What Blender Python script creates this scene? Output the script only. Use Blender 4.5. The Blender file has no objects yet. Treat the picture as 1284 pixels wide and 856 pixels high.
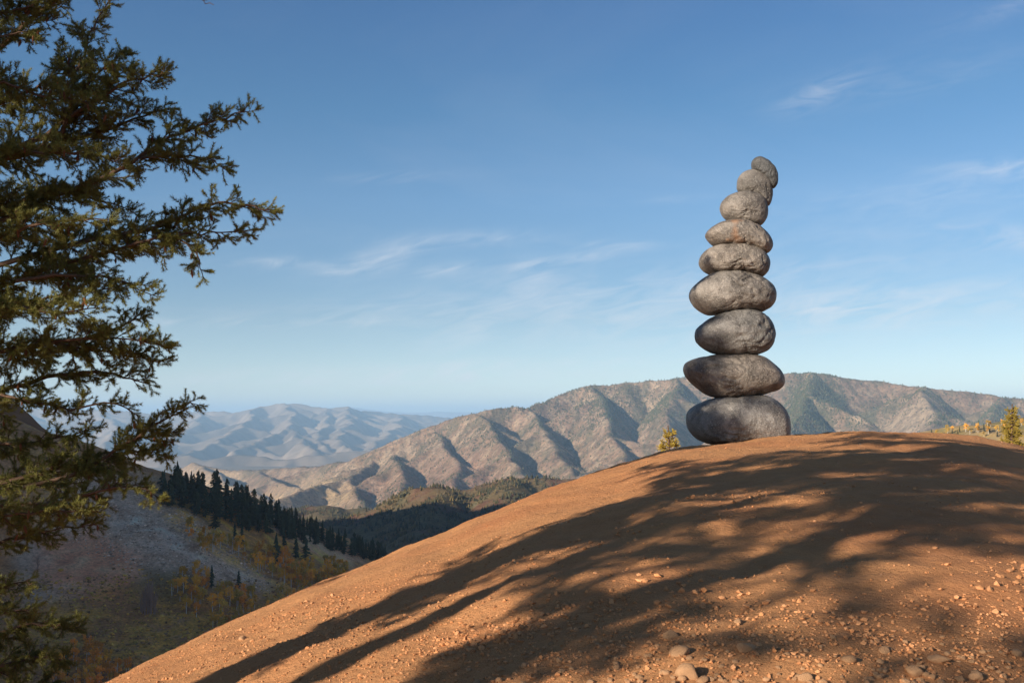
import bpy, math, random
import numpy as np
from mathutils import Vector

random.seed(7)
RNG = np.random.default_rng(11)
scene = bpy.context.scene
COL = scene.collection

# ------------------------------------------------------------------ camera
PW, PH, F, HOR, CZ = 1284.0, 856.0, 1248.0, 525.0, 1.65
PITCH = math.atan((HOR - PH / 2) / F)
cam_data = bpy.data.cameras.new('camera')
cam_data.sensor_width = 36.0
cam_data.lens = 36.0 * F / PW
cam_data.clip_start = 0.05
cam_data.clip_end = 200000.0
cam = bpy.data.objects.new('camera', cam_data)
COL.objects.link(cam)
cam.location = (0, 0, CZ)
cam.rotation_euler = (math.pi / 2 + PITCH, 0, 0)
scene.camera = cam

# ------------------------------------------------------------------ sun, sky, exposure
SUN_EL, SUN_AZ = math.radians(18.0), math.radians(48.0)     # azimuth: left of straight behind the camera
TO_SUN = Vector((-math.sin(SUN_AZ) * math.cos(SUN_EL), -math.cos(SUN_AZ) * math.cos(SUN_EL), math.sin(SUN_EL)))
sd = bpy.data.lights.new('sun', 'SUN')
sd.energy = 5.0
sd.angle = math.radians(0.47)
sd.color = (1.0, 0.91, 0.77)
sun = bpy.data.objects.new('sun', sd)
COL.objects.link(sun)
sun.rotation_euler = TO_SUN.to_track_quat('Z', 'Y').to_euler()

scene.view_settings.view_transform = 'Standard'
scene.view_settings.look = 'None'
scene.view_settings.exposure = 0.76
scene.view_settings.gamma = 1.0
scene.view_settings.use_curve_mapping = False
scene.cycles.use_denoising = True
scene.cycles.max_bounces = 6
scene.cycles.diffuse_bounces = 4
scene.cycles.transparent_max_bounces = 8
scene.cycles.volume_bounces = 3


def px_dir(px, py):
    """tangent-plane coordinates (x/y, z/y) of a photograph pixel"""
    u, v = (px - PW / 2) / F, (PH / 2 - py) / F
    y = math.cos(PITCH) - v * math.sin(PITCH)
    z = math.sin(PITCH) + v * math.cos(PITCH)
    return u / y, z / y


def P(px, py, Y):
    a, e = px_dir(px, py)
    return (a * Y, Y, CZ + e * Y)


def to_px(x, y, z):
    """world arrays -> photograph pixels"""
    z = z - CZ
    d = y * math.cos(PITCH) + z * math.sin(PITCH)
    v = -y * math.sin(PITCH) + z * math.cos(PITCH)
    d = np.maximum(d, 1e-3)
    return PW / 2 + F * x / d, PH / 2 - F * v / d


def build_world():
    w = bpy.data.worlds.new('World')
    scene.world = w
    w.use_nodes = True
    nt = w.node_tree
    nt.nodes.clear()
    N, L = nt.nodes.new, nt.links.new

    def m(op, a, b=None, c=None):
        n = N('ShaderNodeMath')
        n.operation = op
        for i, s in enumerate((a, b, c)):
            if s is None:
                continue
            if isinstance(s, (int, float)):
                n.inputs[i].default_value = s
            else:
                L(s, n.inputs[i])
        return n.outputs[0]
    sky = N('ShaderNodeTexSky')
    sky.sky_type = 'NISHITA'
    sky.sun_disc = False
    sky.sun_elevation = SUN_EL
    sky.sun_rotation = math.pi + SUN_AZ
    sky.altitude = 2500
    sky.air_density = 1.0
    sky.dust_density = 0.25
    sky.ozone_density = 2.2
    tc = N('ShaderNodeTexCoord')
    sep = N('ShaderNodeSeparateXYZ')
    L(tc.outputs['Generated'], sep.inputs[0])
    x, y, z = sep.outputs
    ys = m('MAXIMUM', y, 0.05)
    a, e = m('DIVIDE', x, ys), m('DIVIDE', z, ys)
    front = m('GREATER_THAN', y, 0.05)
    # wispy field on a flat high cloud deck
    zz = m('ADD', m('MAXIMUM', z, 0.0), 0.10)
    comb = N('ShaderNodeCombineXYZ')
    L(m('DIVIDE', x, zz), comb.inputs[0])
    L(m('MULTIPLY', m('DIVIDE', y, zz), 0.62), comb.inputs[1])
    rot = N('ShaderNodeMapping')
    rot.inputs['Rotation'].default_value = (0, 0, 0.22)
    rot.inputs['Scale'].default_value = (0.55, 1.5, 1)
    L(comb.outputs[0], rot.inputs['Vector'])
    n1 = N('ShaderNodeTexNoise')
    n1.inputs['Scale'].default_value = 0.8
    n1.inputs['Detail'].default_value = 9
    n1.inputs['Roughness'].default_value = 0.6
    n1.inputs['Distortion'].default_value = 0.7
    L(rot.outputs[0], n1.inputs['Vector'])
    veil = m('MULTIPLY', m('MAXIMUM', m('SUBTRACT', n1.outputs['Fac'], 0.50), 0.0), 0.3)
    # streaks: finer and strongly stretched, sheared so that they rise to the right
    c2 = N('ShaderNodeCombineXYZ')
    L(m('MULTIPLY', a, 15.0), c2.inputs[0])
    L(m('MULTIPLY', m('SUBTRACT', e, m('MULTIPLY', a, 0.2)), 62.0), c2.inputs[1])
    n2 = N('ShaderNodeTexNoise')
    n2.inputs['Scale'].default_value = 1.0
    n2.inputs['Detail'].default_value = 8
    n2.inputs['Roughness'].default_value = 0.58
    n2.inputs['Distortion'].default_value = 1.1
    L(c2.outputs[0], n2.inputs['Vector'])
    st = m('MAXIMUM', m('MULTIPLY', m('SUBTRACT', n2.outputs['Fac'], 0.36), 2.6), 0.0)
    total = None
    wisps = [  # px, py, half length px, half width px, tilt (rises to the right), strength
        (482, 324, 42, 13, 0.25, 0.50), (418, 339, 34, 8, 0.06, 0.24), (700, 329, 60, 8, 0.17, 0.60), (672, 345, 22, 14, -0.5, 0.30),
        (335, 329, 50, 6, 0.0, 0.42), (562, 338, 34, 7, 0.12, 0.36), (585, 299, 85, 8, 0.02, 0.30),
        (775, 307, 45, 5, 0.0, 0.30), (1030, 115, 48, 12, 0.42, 0.27), (1150, 100, 160, 22, 0.2, 0.09),
        (1250, 210, 70, 9, 0.05, 0.42), (1270, 300, 60, 12, -0.1, 0.45), (575, 425, 50, 10, 0.3, 0.26),
        (860, 250, 40, 4, 0.05, 0.2), (1130, 270, 190, 30, 0.18, 0.14), (500, 222, 70, 6, 0.05, 0.14), (560, 468, 200, 6, 0.0, 0.6), (380, 478, 200, 6, 0.0, 0.5), (640, 455, 160, 5, 0.02, 0.45), (900, 345, 260, 14, 0.08, 0.24), (620, 385, 300, 16, 0.05, 0.22), (1120, 380, 220, 22, 0.05, 0.42), (1160, 240, 160, 10, 0.12, 0.12),
        (900, 400, 260, 30, 0.02, 0.34), (330, 404, 180, 5, 0.0, 0.34), (1255, 15, 70, 10, 0.3, 0.16)]
    for (cx, cy, sx, sy, t, s) in wisps:
        a0, e0 = px_dir(cx, cy)
        da, de = m('SUBTRACT', a, a0), m('SUBTRACT', e, e0)
        r = m('ADD', m('MULTIPLY', da, math.cos(t)), m('MULTIPLY', de, math.sin(t)))
        q = m('SUBTRACT', m('MULTIPLY', de, math.cos(t)), m('MULTIPLY', da, math.sin(t)))
        d = m('ADD', m('POWER', m('ABSOLUTE', m('MULTIPLY', r, F / sx)), 2), m('POWER', m('ABSOLUTE', m('MULTIPLY', q, F / sy)), 2))
        g = m('MULTIPLY', m('EXPONENT', m('MULTIPLY', d, -0.7)), s)
        total = g if total is None else m('ADD', total, g)
    streak = m('MULTIPLY', m('MULTIPLY', total, st), front)
    high = m('MINIMUM', m('MAXIMUM', m('MULTIPLY', z, 9.0), 0.0), 1.0)
    amt = m('MINIMUM', m('ADD', streak, m('MULTIPLY', veil, high)), 0.8)
    mix = N('ShaderNodeMix')
    mix.data_type = 'RGBA'
    L(amt, mix.inputs['Factor'])
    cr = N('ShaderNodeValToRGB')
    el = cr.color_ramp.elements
    stops = [(0.0, (0.93, 0.81, 0.75)), (0.03, (0.86, 0.77, 0.70)), (0.10, (0.68, 0.65, 0.60)), (0.154, (0.60, 0.65, 0.64)), (0.215, (0.61, 0.71, 0.72)), (0.30, (0.47, 0.67, 0.72)), (0.387, (0.43, 0.63, 0.745)), (0.62, (0.53, 0.64, 0.70)), (0.85, (0.60, 0.63, 0.65))]  # top stops, above the view, made less blue to warm the shade
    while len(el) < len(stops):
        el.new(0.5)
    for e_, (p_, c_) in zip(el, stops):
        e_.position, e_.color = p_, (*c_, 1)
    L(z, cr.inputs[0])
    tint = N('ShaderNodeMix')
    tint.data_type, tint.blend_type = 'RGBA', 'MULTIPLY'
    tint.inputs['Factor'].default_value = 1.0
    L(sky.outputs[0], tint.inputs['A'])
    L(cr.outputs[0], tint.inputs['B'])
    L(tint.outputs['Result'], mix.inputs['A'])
    mix.inputs['B'].default_value = (5.3, 5.2, 5.3, 1)
    bg = N('ShaderNodeBackground')
    bg.inputs['Strength'].default_value = 0.102
    L(mix.outputs['Result'], bg.inputs[0])
    out = N('ShaderNodeOutputWorld')
    L(bg.outputs[0], out.inputs[0])


build_world()

# ------------------------------------------------------------------ helpers
def _hash(ix, iy, seed):
    h = (ix.astype(np.int64) * 374761393 + iy.astype(np.int64) * 668265263 + seed * 1274126177) & 0xFFFFFFFF
    h = ((h ^ (h >> 13)) * 1274126177) & 0xFFFFFFFF
    return (h ^ (h >> 16)) & 0xFFFFFFFF


def noise2(x, y, seed=0):
    ix, iy = np.floor(x), np.floor(y)
    fx, fy = x - ix, y - iy
    ux, uy = fx ** 3 * (fx * (fx * 6 - 15) + 10), fy ** 3 * (fy * (fy * 6 - 15) + 10)

    def g(i, j):
        an = _hash(ix + i, iy + j, seed) * (2 * math.pi / 4294967296.0)
        return np.cos(an) * (fx - i) + np.sin(an) * (fy - j)
    return 1.45 * ((g(0, 0) * (1 - ux) + g(1, 0) * ux) * (1 - uy) + (g(0, 1) * (1 - ux) + g(1, 1) * ux) * uy)


def fbm(x, y, oct=4, seed=0, rough=0.5):
    s, a = 0, 1.0
    for i in range(oct):
        s = s + a * noise2(x * 2 ** i + 17.3 * i, y * 2 ** i - 9.1 * i, seed + i)
        a *= rough
    return s


def ridged(x, y, oct=4, seed=0, rough=0.5):
    s, a = 0, 1.0
    for i in range(oct):
        s = s + a * (1 - 2 * np.abs(noise2(x * 2 ** i + 5.7 * i, y * 2 ** i + 3.3 * i, seed + i)))
        a *= rough
    return s


def noise3(p, seed=0):
    """cheap smooth 3-D noise from three 2-D slices"""
    return (noise2(p[:, 0] + 0.37 * p[:, 2], p[:, 1] - 0.61 * p[:, 2], seed) + noise2(p[:, 1] + 4.1, p[:, 2] + 0.43 * p[:, 0], seed + 5)
            + noise2(p[:, 2] - 7.7, p[:, 0] - 0.52 * p[:, 1], seed + 9)) / 1.9


def smooth(e0, e1, x):
    t = np.clip((x - e0) / (e1 - e0), 0, 1)
    return t * t * (3 - 2 * t)


def mesh_np(name, verts, faces, smooth_shade=False, colors=None):
    verts, faces = np.asarray(verts, np.float32), np.asarray(faces, np.int32)
    me = bpy.data.meshes.new(name)
    nf, k = faces.shape
    me.vertices.add(len(verts))
    me.vertices.foreach_set('co', verts.ravel())
    me.loops.add(nf * k)
    me.loops.foreach_set('vertex_index', faces.ravel())
    me.polygons.add(nf)
    me.polygons.foreach_set('loop_start', np.arange(0, nf * k, k, dtype=np.int32))
    me.polygons.foreach_set('loop_total', np.full(nf, k, np.int32))
    me.polygons.foreach_set('use_smooth', np.full(nf, bool(smooth_shade)))
    if colors is not None:
        at = me.attributes.new('Col', 'FLOAT_COLOR', 'POINT')
        c = np.ones((len(verts), 4), np.float32)
        c[:, :3] = colors
        at.data.foreach_set('color', c.ravel())
    me.update(calc_edges=True)
    return me


def obj(name, me, mat=None, parent=None, kind=None, loc=None):
    o = bpy.data.objects.new(name, me)
    COL.objects.link(o)
    if mat is not None and me is not None and not me.materials:
        me.materials.append(mat)
    if parent is not None:
        o.parent = parent
    if kind:
        o['kind'] = kind
    if loc is not None:
        o.location = loc
    return o


def thing(o, label, cat, group=None):
    o['label'], o['category'], o['kind'] = label, cat, 'thing'
    if group:
        o['group'] = group
    return o


def root(name, loc, label, cat, group=None, rz=0.0, sc=1.0):
    o = bpy.data.objects.new(name, None)
    COL.objects.link(o)
    o.location, o.rotation_euler, o.scale = loc, (0, 0, rz), (sc, sc, sc)
    o.empty_display_size = 0.2
    return thing(o, label, cat, group)


def copy_tree(o, parent=None):
    c = o.copy()
    COL.objects.link(c)
    if parent is not None:
        c.parent = parent
    for ch in o.children:
        copy_tree(ch, c)
    return c


class MB:
    """collects triangles"""
    def __init__(self):
        self.v, self.f, self.n = [], [], 0

    def add(self, v, f):
        v, f = np.asarray(v, float).reshape(-1, 3), np.asarray(f, int).reshape(-1, 3)
        self.v.append(v)
        self.f.append(f + self.n)
        self.n += len(v)

    def tube(self, pts, rad, sides=6):
        pts = np.asarray(pts, float)
        rad = np.broadcast_to(np.asarray(rad, float), (len(pts),))
        tg = np.gradient(pts, axis=0)
        tg /= np.linalg.norm(tg, axis=1)[:, None] + 1e-9
        ref = np.array([0.31, 0.17, 0.93]) if abs(tg[0][2]) < 0.9 else np.array([1.0, 0.1, 0])
        s = np.cross(tg, ref)
        s /= np.linalg.norm(s, axis=1)[:, None] + 1e-9
        t = np.cross(tg, s)
        an = np.arange(sides) * 2 * math.pi / sides
        v = pts[:, None, :] + rad[:, None, None] * (np.cos(an)[None, :, None] * s[:, None, :] + np.sin(an)[None, :, None] * t[:, None, :])
        f = []
        for i in range(len(pts) - 1):
            for j in range(sides):
                a, b = i * sides + j, i * sides + (j + 1) % sides
                f += [(a, b, a + sides), (b, b + sides, a + sides)]
        self.add(v.reshape(-1, 3), f)

    def mesh(self, name, smooth_shade=False, colors=None):
        return mesh_np(name, np.concatenate(self.v), np.concatenate(self.f), smooth_shade, colors)


def grid_mesh(name, xs, ys, zf, colf=None):
    X, Y = np.meshgrid(xs, ys)
    Z = zf(X, Y)
    nx, ny = len(xs), len(ys)
    i = np.arange((ny - 1) * nx).reshape(ny - 1, nx)[:, :-1].ravel()
    f = np.stack([i, i + 1, i + nx + 1, i + nx], 1)
    cols = colf(X, Y, Z).reshape(-1, 3) if colf else None
    return mesh_np(name, np.stack([X, Y, Z], -1).reshape(-1, 3), f, True, cols)


def mat(name, color=(0.3, 0.3, 0.3), rough=0.9, attr=False, vary=0.0, scale=5.0, dark=None, bump=0.0, bscale=40.0, spec=0.25, trans=0.0, rand=0.0, bdist=0.02, layers=()):
    """procedural material: base colour (or vertex colour) x noise, plus bump"""
    m_ = bpy.data.materials.new(name)
    m_.use_nodes = True
    nt = m_.node_tree
    N, L = nt.nodes.new, nt.links.new
    b = nt.nodes['Principled BSDF']
    b.inputs['Roughness'].default_value = rough
    b.inputs['Specular IOR Level'].default_value = spec
    tc = N('ShaderNodeTexCoord')
    if attr:
        at = N('ShaderNodeAttribute')
        at.attribute_name = 'Col'
        src = at.outputs['Color']
    else:
        rgb = N('ShaderNodeRGB')
        rgb.outputs[0].default_value = (*color, 1)
        src = rgb.outputs[0]

    def mixc(kind, fac, a, bb):
        mx = N('ShaderNodeMix')
        mx.data_type = 'RGBA'
        mx.blend_type = kind
        for sock, val in ((mx.inputs['Factor'], fac), (mx.inputs['A'], a), (mx.inputs['B'], bb)):
            if isinstance(val, (int, float)):
                sock.default_value = val
            elif isinstance(val, tuple):
                sock.default_value = (*val, 1)
            else:
                L(val, sock)
        return mx.outputs['Result']

    def tex(sc, det=6, rg=0.6):
        n = N('ShaderNodeTexNoise')
        n.inputs['Scale'].default_value = sc
        n.inputs['Detail'].default_value = det
        n.inputs['Roughness'].default_value = rg
        L(tc.outputs['Object'], n.inputs['Vector'])
        return n.outputs['Fac']

    def ramp(fac, lo, hi, a=0.0, c=1.0):
        r = N('ShaderNodeMapRange')
        r.inputs['From Min'].default_value, r.inputs['From Max'].default_value = lo, hi
        r.inputs['To Min'].default_value, r.inputs['To Max'].default_value = a, c
        L(fac, r.inputs['Value'])
        return r.outputs['Result']
    if dark is not None:
        src = mixc('MIX', ramp(tex(scale), 0.38, 0.66), src, dark)
    if vary:
        mv = N('ShaderNodeMix')
        hv = N('ShaderNodeHueSaturation')
        L(src, hv.inputs['Color'])
        L(ramp(tex(scale * 2.3, 8, 0.7), 0.25, 0.75, 1 - vary, 1 + vary), hv.inputs['Value'])
        nt.nodes.remove(mv)
        src = hv.outputs['Color']
    for (sc, lo, hi, colr, amt) in layers:
        src = mixc('MIX', ramp(tex(sc, 8, 0.62), lo, hi, 0.0, amt), src, colr)
    if rand:
        oi = N('ShaderNodeObjectInfo')
        hv = N('ShaderNodeHueSaturation')
        L(src, hv.inputs['Color'])
        L(ramp(oi.outputs['Random'], 0, 1, 1 - rand, 1 + rand), hv.inputs['Value'])
        src = hv.outputs['Color']
    L(src, b.inputs['Base Color'])
    if bump:
        bp = N('ShaderNodeBump')
        bp.inputs['Strength'].default_value = bump
        bp.inputs['Distance'].default_value = bdist
        L(tex(bscale, 10, 0.7), bp.inputs['Height'])
        L(bp.outputs[0], b.inputs['Normal'])
    if trans:
        tr = N('ShaderNodeBsdfTranslucent')
        L(src, tr.inputs['Color'])
        ms = N('ShaderNodeMixShader')
        ms.inputs[0].default_value = trans
        L(b.outputs[0], ms.inputs[1])
        L(tr.outputs[0], ms.inputs[2])
        L(ms.outputs[0], nt.nodes['Material Output'].inputs['Surface'])
    return m_


def interp(pts, x):
    pts = np.asarray(pts, float)
    return np.interp(x, pts[:, 0], pts[:, 1])


def spline(pts, n):
    """Catmull-Rom through points"""
    p = np.asarray(pts, float)
    p = np.vstack([2 * p[0] - p[1], p, 2 * p[-1] - p[-2]])
    out = []
    seg = len(p) - 3
    for t in np.linspace(0, seg - 1e-6, n):
        i = int(t)
        f = t - i
        a, b, c, d = p[i], p[i + 1], p[i + 2], p[i + 3]
        out.append(0.5 * ((2 * b) + (c - a) * f + (2 * a - 5 * b + 4 * c - d) * f * f + (3 * b - a - 3 * c + d) * f ** 3))
    return np.array(out)


# ------------------------------------------------------------------ the soil mound
SIL = [(-900, 1250), (-300, 1050), (123, 857.5), (175, 831.5), (215, 815), (275, 787), (320, 768), (387, 736), (435, 719.5), (459, 709.5), (507, 689), (560, 670), (590, 656), (618, 643.5),
       (660, 625), (715, 605), (751, 592), (797, 577.5), (833, 566.5), (860, 561.5), (895, 557.5), (957, 549.5), (986, 547), (1040, 543.5), (1084, 541.5), (1139, 543), (1186, 544.5), (1230, 549), (1266, 555.5), (1284, 560), (1500, 605), (2000, 705)]
_sx = np.array([px_dir(*p)[0] for p in SIL])
_se = np.array([px_dir(*p)[1] for p in SIL])
_uu = np.linspace(_sx[0], _sx[-1], 800)
_ee = np.interp(_uu, _sx, _se)
_k = np.exp(-np.linspace(-2, 2, 13) ** 2)
_ee = np.convolve(np.pad(_ee, 6, mode='edge'), _k / _k.sum(), 'valid')


def mound_base(X, Y):
    Ys = np.maximum(Y, 1.2)
    u = np.clip(X / Ys, _uu[0], _uu[-1])
    e = np.interp(u, _uu, _ee)
    yc = np.interp(u, [-1.2, -0.41, 0.0, 0.1, 0.23, 0.5, 1.0], [8, 10.0, 14.5, 17, 19.3, 19.5, 17])
    t = Y / yc
    far = np.where(t > 1, (t - 1) ** 2 * 1.65, CZ * (1 - np.clip(t, 0, 1)) ** 2)
    far = np.where(t > 1.6, 1.65 * 0.36 + (t - 1.6) * 1.65 * 1.2, far)
    z = CZ + Y * e - far
    near = smooth(2.6, 1.0, Y)
    return z * (1 - near) + near * (-0.02 * X)


def mound_h(X, Y):
    z = mound_base(X, Y)
    z = z + 0.05 * fbm(X * 0.55, Y * 0.55, 3, 3) + 0.014 * fbm(X * 2.6, Y * 2.6, 3, 8) + 0.010 * fbm(X * 7, Y * 7, 2, 21, 0.7)
    return z


soil_mat = mat('soil', (0.535, 0.248, 0.104), 0.95, vary=0.16, scale=1.6, bump=0.9, bscale=21.0, bdist=0.04, spec=0.1,
               layers=((0.45, 0.45, 0.7, (0.46, 0.168, 0.07), 0.6), (7.0, 0.55, 0.8, (0.58, 0.30, 0.14), 0.45), (34.0, 0.6, 0.75, (0.60, 0.34, 0.17), 0.4)))
xs = np.concatenate([np.arange(-40, -9, 0.4), np.arange(-9, 12.5, 0.06), np.arange(12.5, 60, 0.4)])
ys = np.concatenate([np.arange(-12, 2.6, 0.3), np.arange(2.6, 9, 0.04), np.arange(9, 21.5, 0.065), np.arange(21.5, 82, 0.5)])
mound = obj('soil_mound', grid_mesh('soil_mound', xs, ys, mound_h), soil_mat, kind='structure')

# ------------------------------------------------------------------ far terrain
def tps(ctrl):
    c = np.asarray(ctrl, float)
    p = c[:, :2] / 100.0
    n = len(c)

    def U(r2):
        return np.where(r2 > 1e-9, r2 * np.log(np.maximum(r2, 1e-9)), 0)
    K = U(((p[:, None] - p[None]) ** 2).sum(-1)) + np.eye(n) * 0.01
    Q = np.hstack([np.ones((n, 1)), p])
    A = np.block([[K, Q], [Q.T, np.zeros((3, 3))]])
    sol = np.linalg.solve(A, np.concatenate([c[:, 2], np.zeros(3)]))

    def f(X, Y):
        x, y = X / 100.0, Y / 100.0
        z = sol[n] + sol[n + 1] * x + sol[n + 2] * y
        for i in range(n):
            z = z + sol[i] * U((x - p[i, 0]) ** 2 + (y - p[i, 1]) ** 2)
        return z
    return f


sky_l = [(0, 524, 450), (70, 547, 455), (130, 568, 462), (210, 592, 480), (270, 613, 505), (330, 636, 540), (400, 662, 580), (440, 678, 600), (480, 697, 625), (520, 716, 650)]
ctrl = [P(*s) for s in sky_l]
for s in sky_l:
    q = P(*s)
    ctrl.append((q[0] + 12, q[1] + 80, q[2] - 38))
ctrl += [P(*s) for s in ((0, 856, 290), (100, 830, 300), (200, 800, 330), (300, 770, 370), (400, 735, 450), (480, 722, 560), (180, 690, 385), (60, 690, 375))]
ctrl += [(-50, 100, -72), (0, 300, -92), (100, 300, -78), (-60, 200, -84), (-150, 150, -72), (-20, 500, -98), (60, 650, -105), (120, 100, -40),
         (-335, 100, 95), (-370, 200, 170), (-400, 330, 190), (-430, 470, 170), (-300, 280, 62), (-250, 200, -12), (-210, 100, -42), (-300, 0, 25), (-460, 200, 200), (-520, 420, 200), (-330, 420, 66)]
_hill = tps(ctrl)


def hill_h(X, Y):
    z = _hill(X, Y)
    return z + 2.2 * fbm(X / 45, Y / 45, 4, 31) + 0.9 * ridged(X / 16 + Y / 60, Y / 30, 3, 40) - 0.5


def terrain_hit(fn, px, py, y0, y1, n=500):
    ys_ = np.linspace(y0, y1, n)
    a, e = px_dir(px, py)
    d = (CZ + e * ys_) - fn(a * ys_, ys_)
    k = np.where(d < 0)[0]
    if len(k) == 0:
        return None
    y = ys_[k[0]]
    return (a * y, y, float(fn(np.array([a * y]), np.array([y]))[0]))


def in_poly(px, py, poly, soft=10.0):
    """soft inside mask of a polygon in photograph pixels (signed distance)"""
    poly = np.asarray(poly, float)
    inside = np.zeros(px.shape, bool)
    dist = np.full(px.shape, 1e9)
    for (x0, y0), (x1, y1) in zip(poly, np.roll(poly, -1, 0)):
        c = ((y0 > py) != (y1 > py)) & (px < (x1 - x0) * (py - y0) / (y1 - y0 + 1e-9) + x0)
        inside ^= c
        t = np.clip(((px - x0) * (x1 - x0) + (py - y0) * (y1 - y0)) / ((x1 - x0) ** 2 + (y1 - y0) ** 2), 0, 1)
        dist = np.minimum(dist, np.hypot(px - x0 - t * (x1 - x0), py - y0 - t * (y1 - y0)))
    s = np.where(inside, dist, -dist)
    return smooth(-soft, soft, s)


def blend(c, col, m):
    return c * (1 - m[..., None]) + np.array(col) * m[..., None]


def hill_col(X, Y, Z):
    px, py = to_px(X, Y, Z)
    wob = 9 * fbm(X / 14, Y / 14, 3, 77)
    px, py = px + wob, py + 0.7 * wob
    n1, n2 = fbm(X / 20, Y / 20, 4, 51), fbm(X / 5, Y / 5, 3, 61)
    c = np.broadcast_to(np.array((0.125, 0.078, 0.042)), X.shape + (3,))
    c = blend(c, (0.20, 0.155, 0.115), smooth(-0.2, 0.5, n1) * 0.7)
    c = blend(c, (0.15, 0.11, 0.04), smooth(0.0, 0.6, n1 + 0.5 * n2) * 0.7)
    scree = np.clip(in_poly(px, py, [(110, 585), (200, 600), (240, 640), (300, 690), (340, 725), (330, 742), (260, 735), (150, 730), (30, 760), (20, 690), (60, 640)], 14), 0, 1)
    c = blend(c, (0.165, 0.16, 0.155), scree * (0.85 + 0.15 * np.clip(n2, -1, 1)))
    pale = in_poly(px, py, [(150, 630), (215, 655), (270, 685), (345, 728), (330, 740), (270, 712), (200, 690), (140, 660)], 16)
    c = blend(c, (0.205, 0.23, 0.245), pale * smooth(-0.5, 0.5, n2) * 0.9)
    red = in_poly(px, py, [(60, 680), (120, 670), (170, 700), (175, 740), (110, 745), (50, 730)], 18)
    c = blend(c, (0.26, 0.13, 0.085), red * 0.7)
    strip = in_poly(px, py, [(330, 632), (400, 668), (455, 705), (430, 712), (370, 680), (325, 655)], 8)
    c = blend(c, (0.25, 0.2, 0.17), strip * 0.9)
    gold = in_poly(px, py, [(190, 605), (330, 660), (440, 705), (420, 735), (345, 735), (250, 690), (200, 640)], 10)
    c = blend(c, (0.25, 0.16, 0.035), gold * smooth(-0.4, 0.4, n2) * 0.8)
    low = in_poly(px, py, [(130, 745), (420, 740), (330, 800), (120, 850), (-20, 860), (-20, 790)], 14)
    c = blend(c, (0.17, 0.12, 0.03), low * smooth(-0.5, 0.5, n1 + n2) * 0.8)
    patch = in_poly(px, py, [(180, 715), (240, 712), (262, 735), (215, 760), (165, 745)], 12)
    c = blend(c, (0.07, 0.06, 0.03), patch * 0.8)
    return np.clip(c * np.array((3.6, 2.5, 1.85)) * (1 + 0.28 * n2[..., None]), 0.02, 0.75)  # slope colour raised and warmed to stand in for brighter, warmer shade light


hill_mat = mat('hillside_ground', attr=True, rough=1.0, spec=0.05, vary=0.5, scale=0.35, bump=1.0, bscale=0.8, bdist=1.2, layers=((1.1, 0.56, 0.68, (0.10, 0.075, 0.05), 0.6), (0.7, 0.58, 0.70, (0.60, 0.46, 0.37), 0.22)))
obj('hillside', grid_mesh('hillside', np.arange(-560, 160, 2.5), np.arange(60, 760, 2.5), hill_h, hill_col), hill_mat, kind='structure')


class Ridges:
    """height field as a soft maximum of ridge lines; side spurs branch off the given lines"""
    def __init__(self, lines, slope, floor, round_=60.0, spurs=None, seed=0):
        self.slope, self.floor, self.r = slope, floor, round_
        self.l = [np.asarray(l, float) for l in lines]
        if spurs:
            rg = np.random.default_rng(seed)
            gen = self.l
            for (step, length, drop) in spurs:
                nxt = []
                for l in gen:
                    seg = np.linalg.norm(np.diff(l[:, :2], axis=0), axis=1)
                    cum = np.concatenate([[0], np.cumsum(seg)])
                    sd_ = rg.uniform(0.2, 1.0) * step
                    k = int(rg.integers(2))
                    while sd_ < cum[-1]:
                        q = np.array([np.interp(sd_, cum, l[:, c]) for c in range(3)])
                        a = min(np.searchsorted(cum, sd_), len(l) - 1)
                        t = (l[a] - l[a - 1])[:2]
                        g = (l[a][2] - l[a - 1][2])
                        t = t / (np.linalg.norm(t) + 1e-9) * (1 if g <= 0 else -1)
                        n = np.array([-t[1], t[0]]) * (1 if k % 2 else -1)
                        d = t * rg.uniform(0.2, 0.8) + n
                        d /= np.linalg.norm(d)
                        ln = length * rg.uniform(0.55, 1.3)
                        bend = n * rg.normal(0, 0.15)
                        p1 = q[:2] + d * ln * 0.5
                        p2 = p1 + (d + bend + t * 0.25) * ln * 0.5
                        dr = drop * rg.uniform(0.75, 1.2)
                        nxt.append(np.array([[*q[:2], q[2] - 1.0], [*p1, q[2] - dr * ln * 0.42], [*p2, q[2] - dr * ln]]))
                        sd_ += step * rg.uniform(0.65, 1.4)
                        k += 1
                self.l = self.l + nxt
                gen = nxt

    def __call__(self, X, Y):
        h = np.full(X.shape, self.floor - 50.0)
        gx = X.ndim == 2 and X.shape[0] > 3 and X.shape[1] > 3
        for l in self.l:
            for a, b in zip(l[:-1], l[1:]):
                reach = (max(a[2], b[2]) - self.floor) / self.slope + 3 * self.r + 150
                if reach <= 0:
                    continue
                sl = (slice(None),) * X.ndim
                if gx:
                    inside = (X > min(a[0], b[0]) - reach) & (X < max(a[0], b[0]) + reach) & (Y > min(a[1], b[1]) - reach) & (Y < max(a[1], b[1]) + reach)
                    ry, rx = np.where(inside.any(1))[0], np.where(inside.any(0))[0]
                    if len(ry) == 0 or len(rx) == 0:
                        continue
                    sl = (slice(ry[0], ry[-1] + 1), slice(rx[0], rx[-1] + 1))
                x, y = X[sl], Y[sl]
                d = b[:2] - a[:2]
                t = np.clip(((x - a[0]) * d[0] + (y - a[1]) * d[1]) / (d @ d + 1e-9), 0, 1)
                dist = np.hypot(x - a[0] - t * d[0], y - a[1] - t * d[1])
                z = a[2] + t * (b[2] - a[2]) - self.slope * (np.sqrt(dist * dist + self.r ** 2) - self.r)
                h[sl] = np.maximum(h[sl], z)
        s = 40.0 * self.r / 60
        return self.floor + s * np.logaddexp(0, (h - self.floor) / s)


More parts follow.
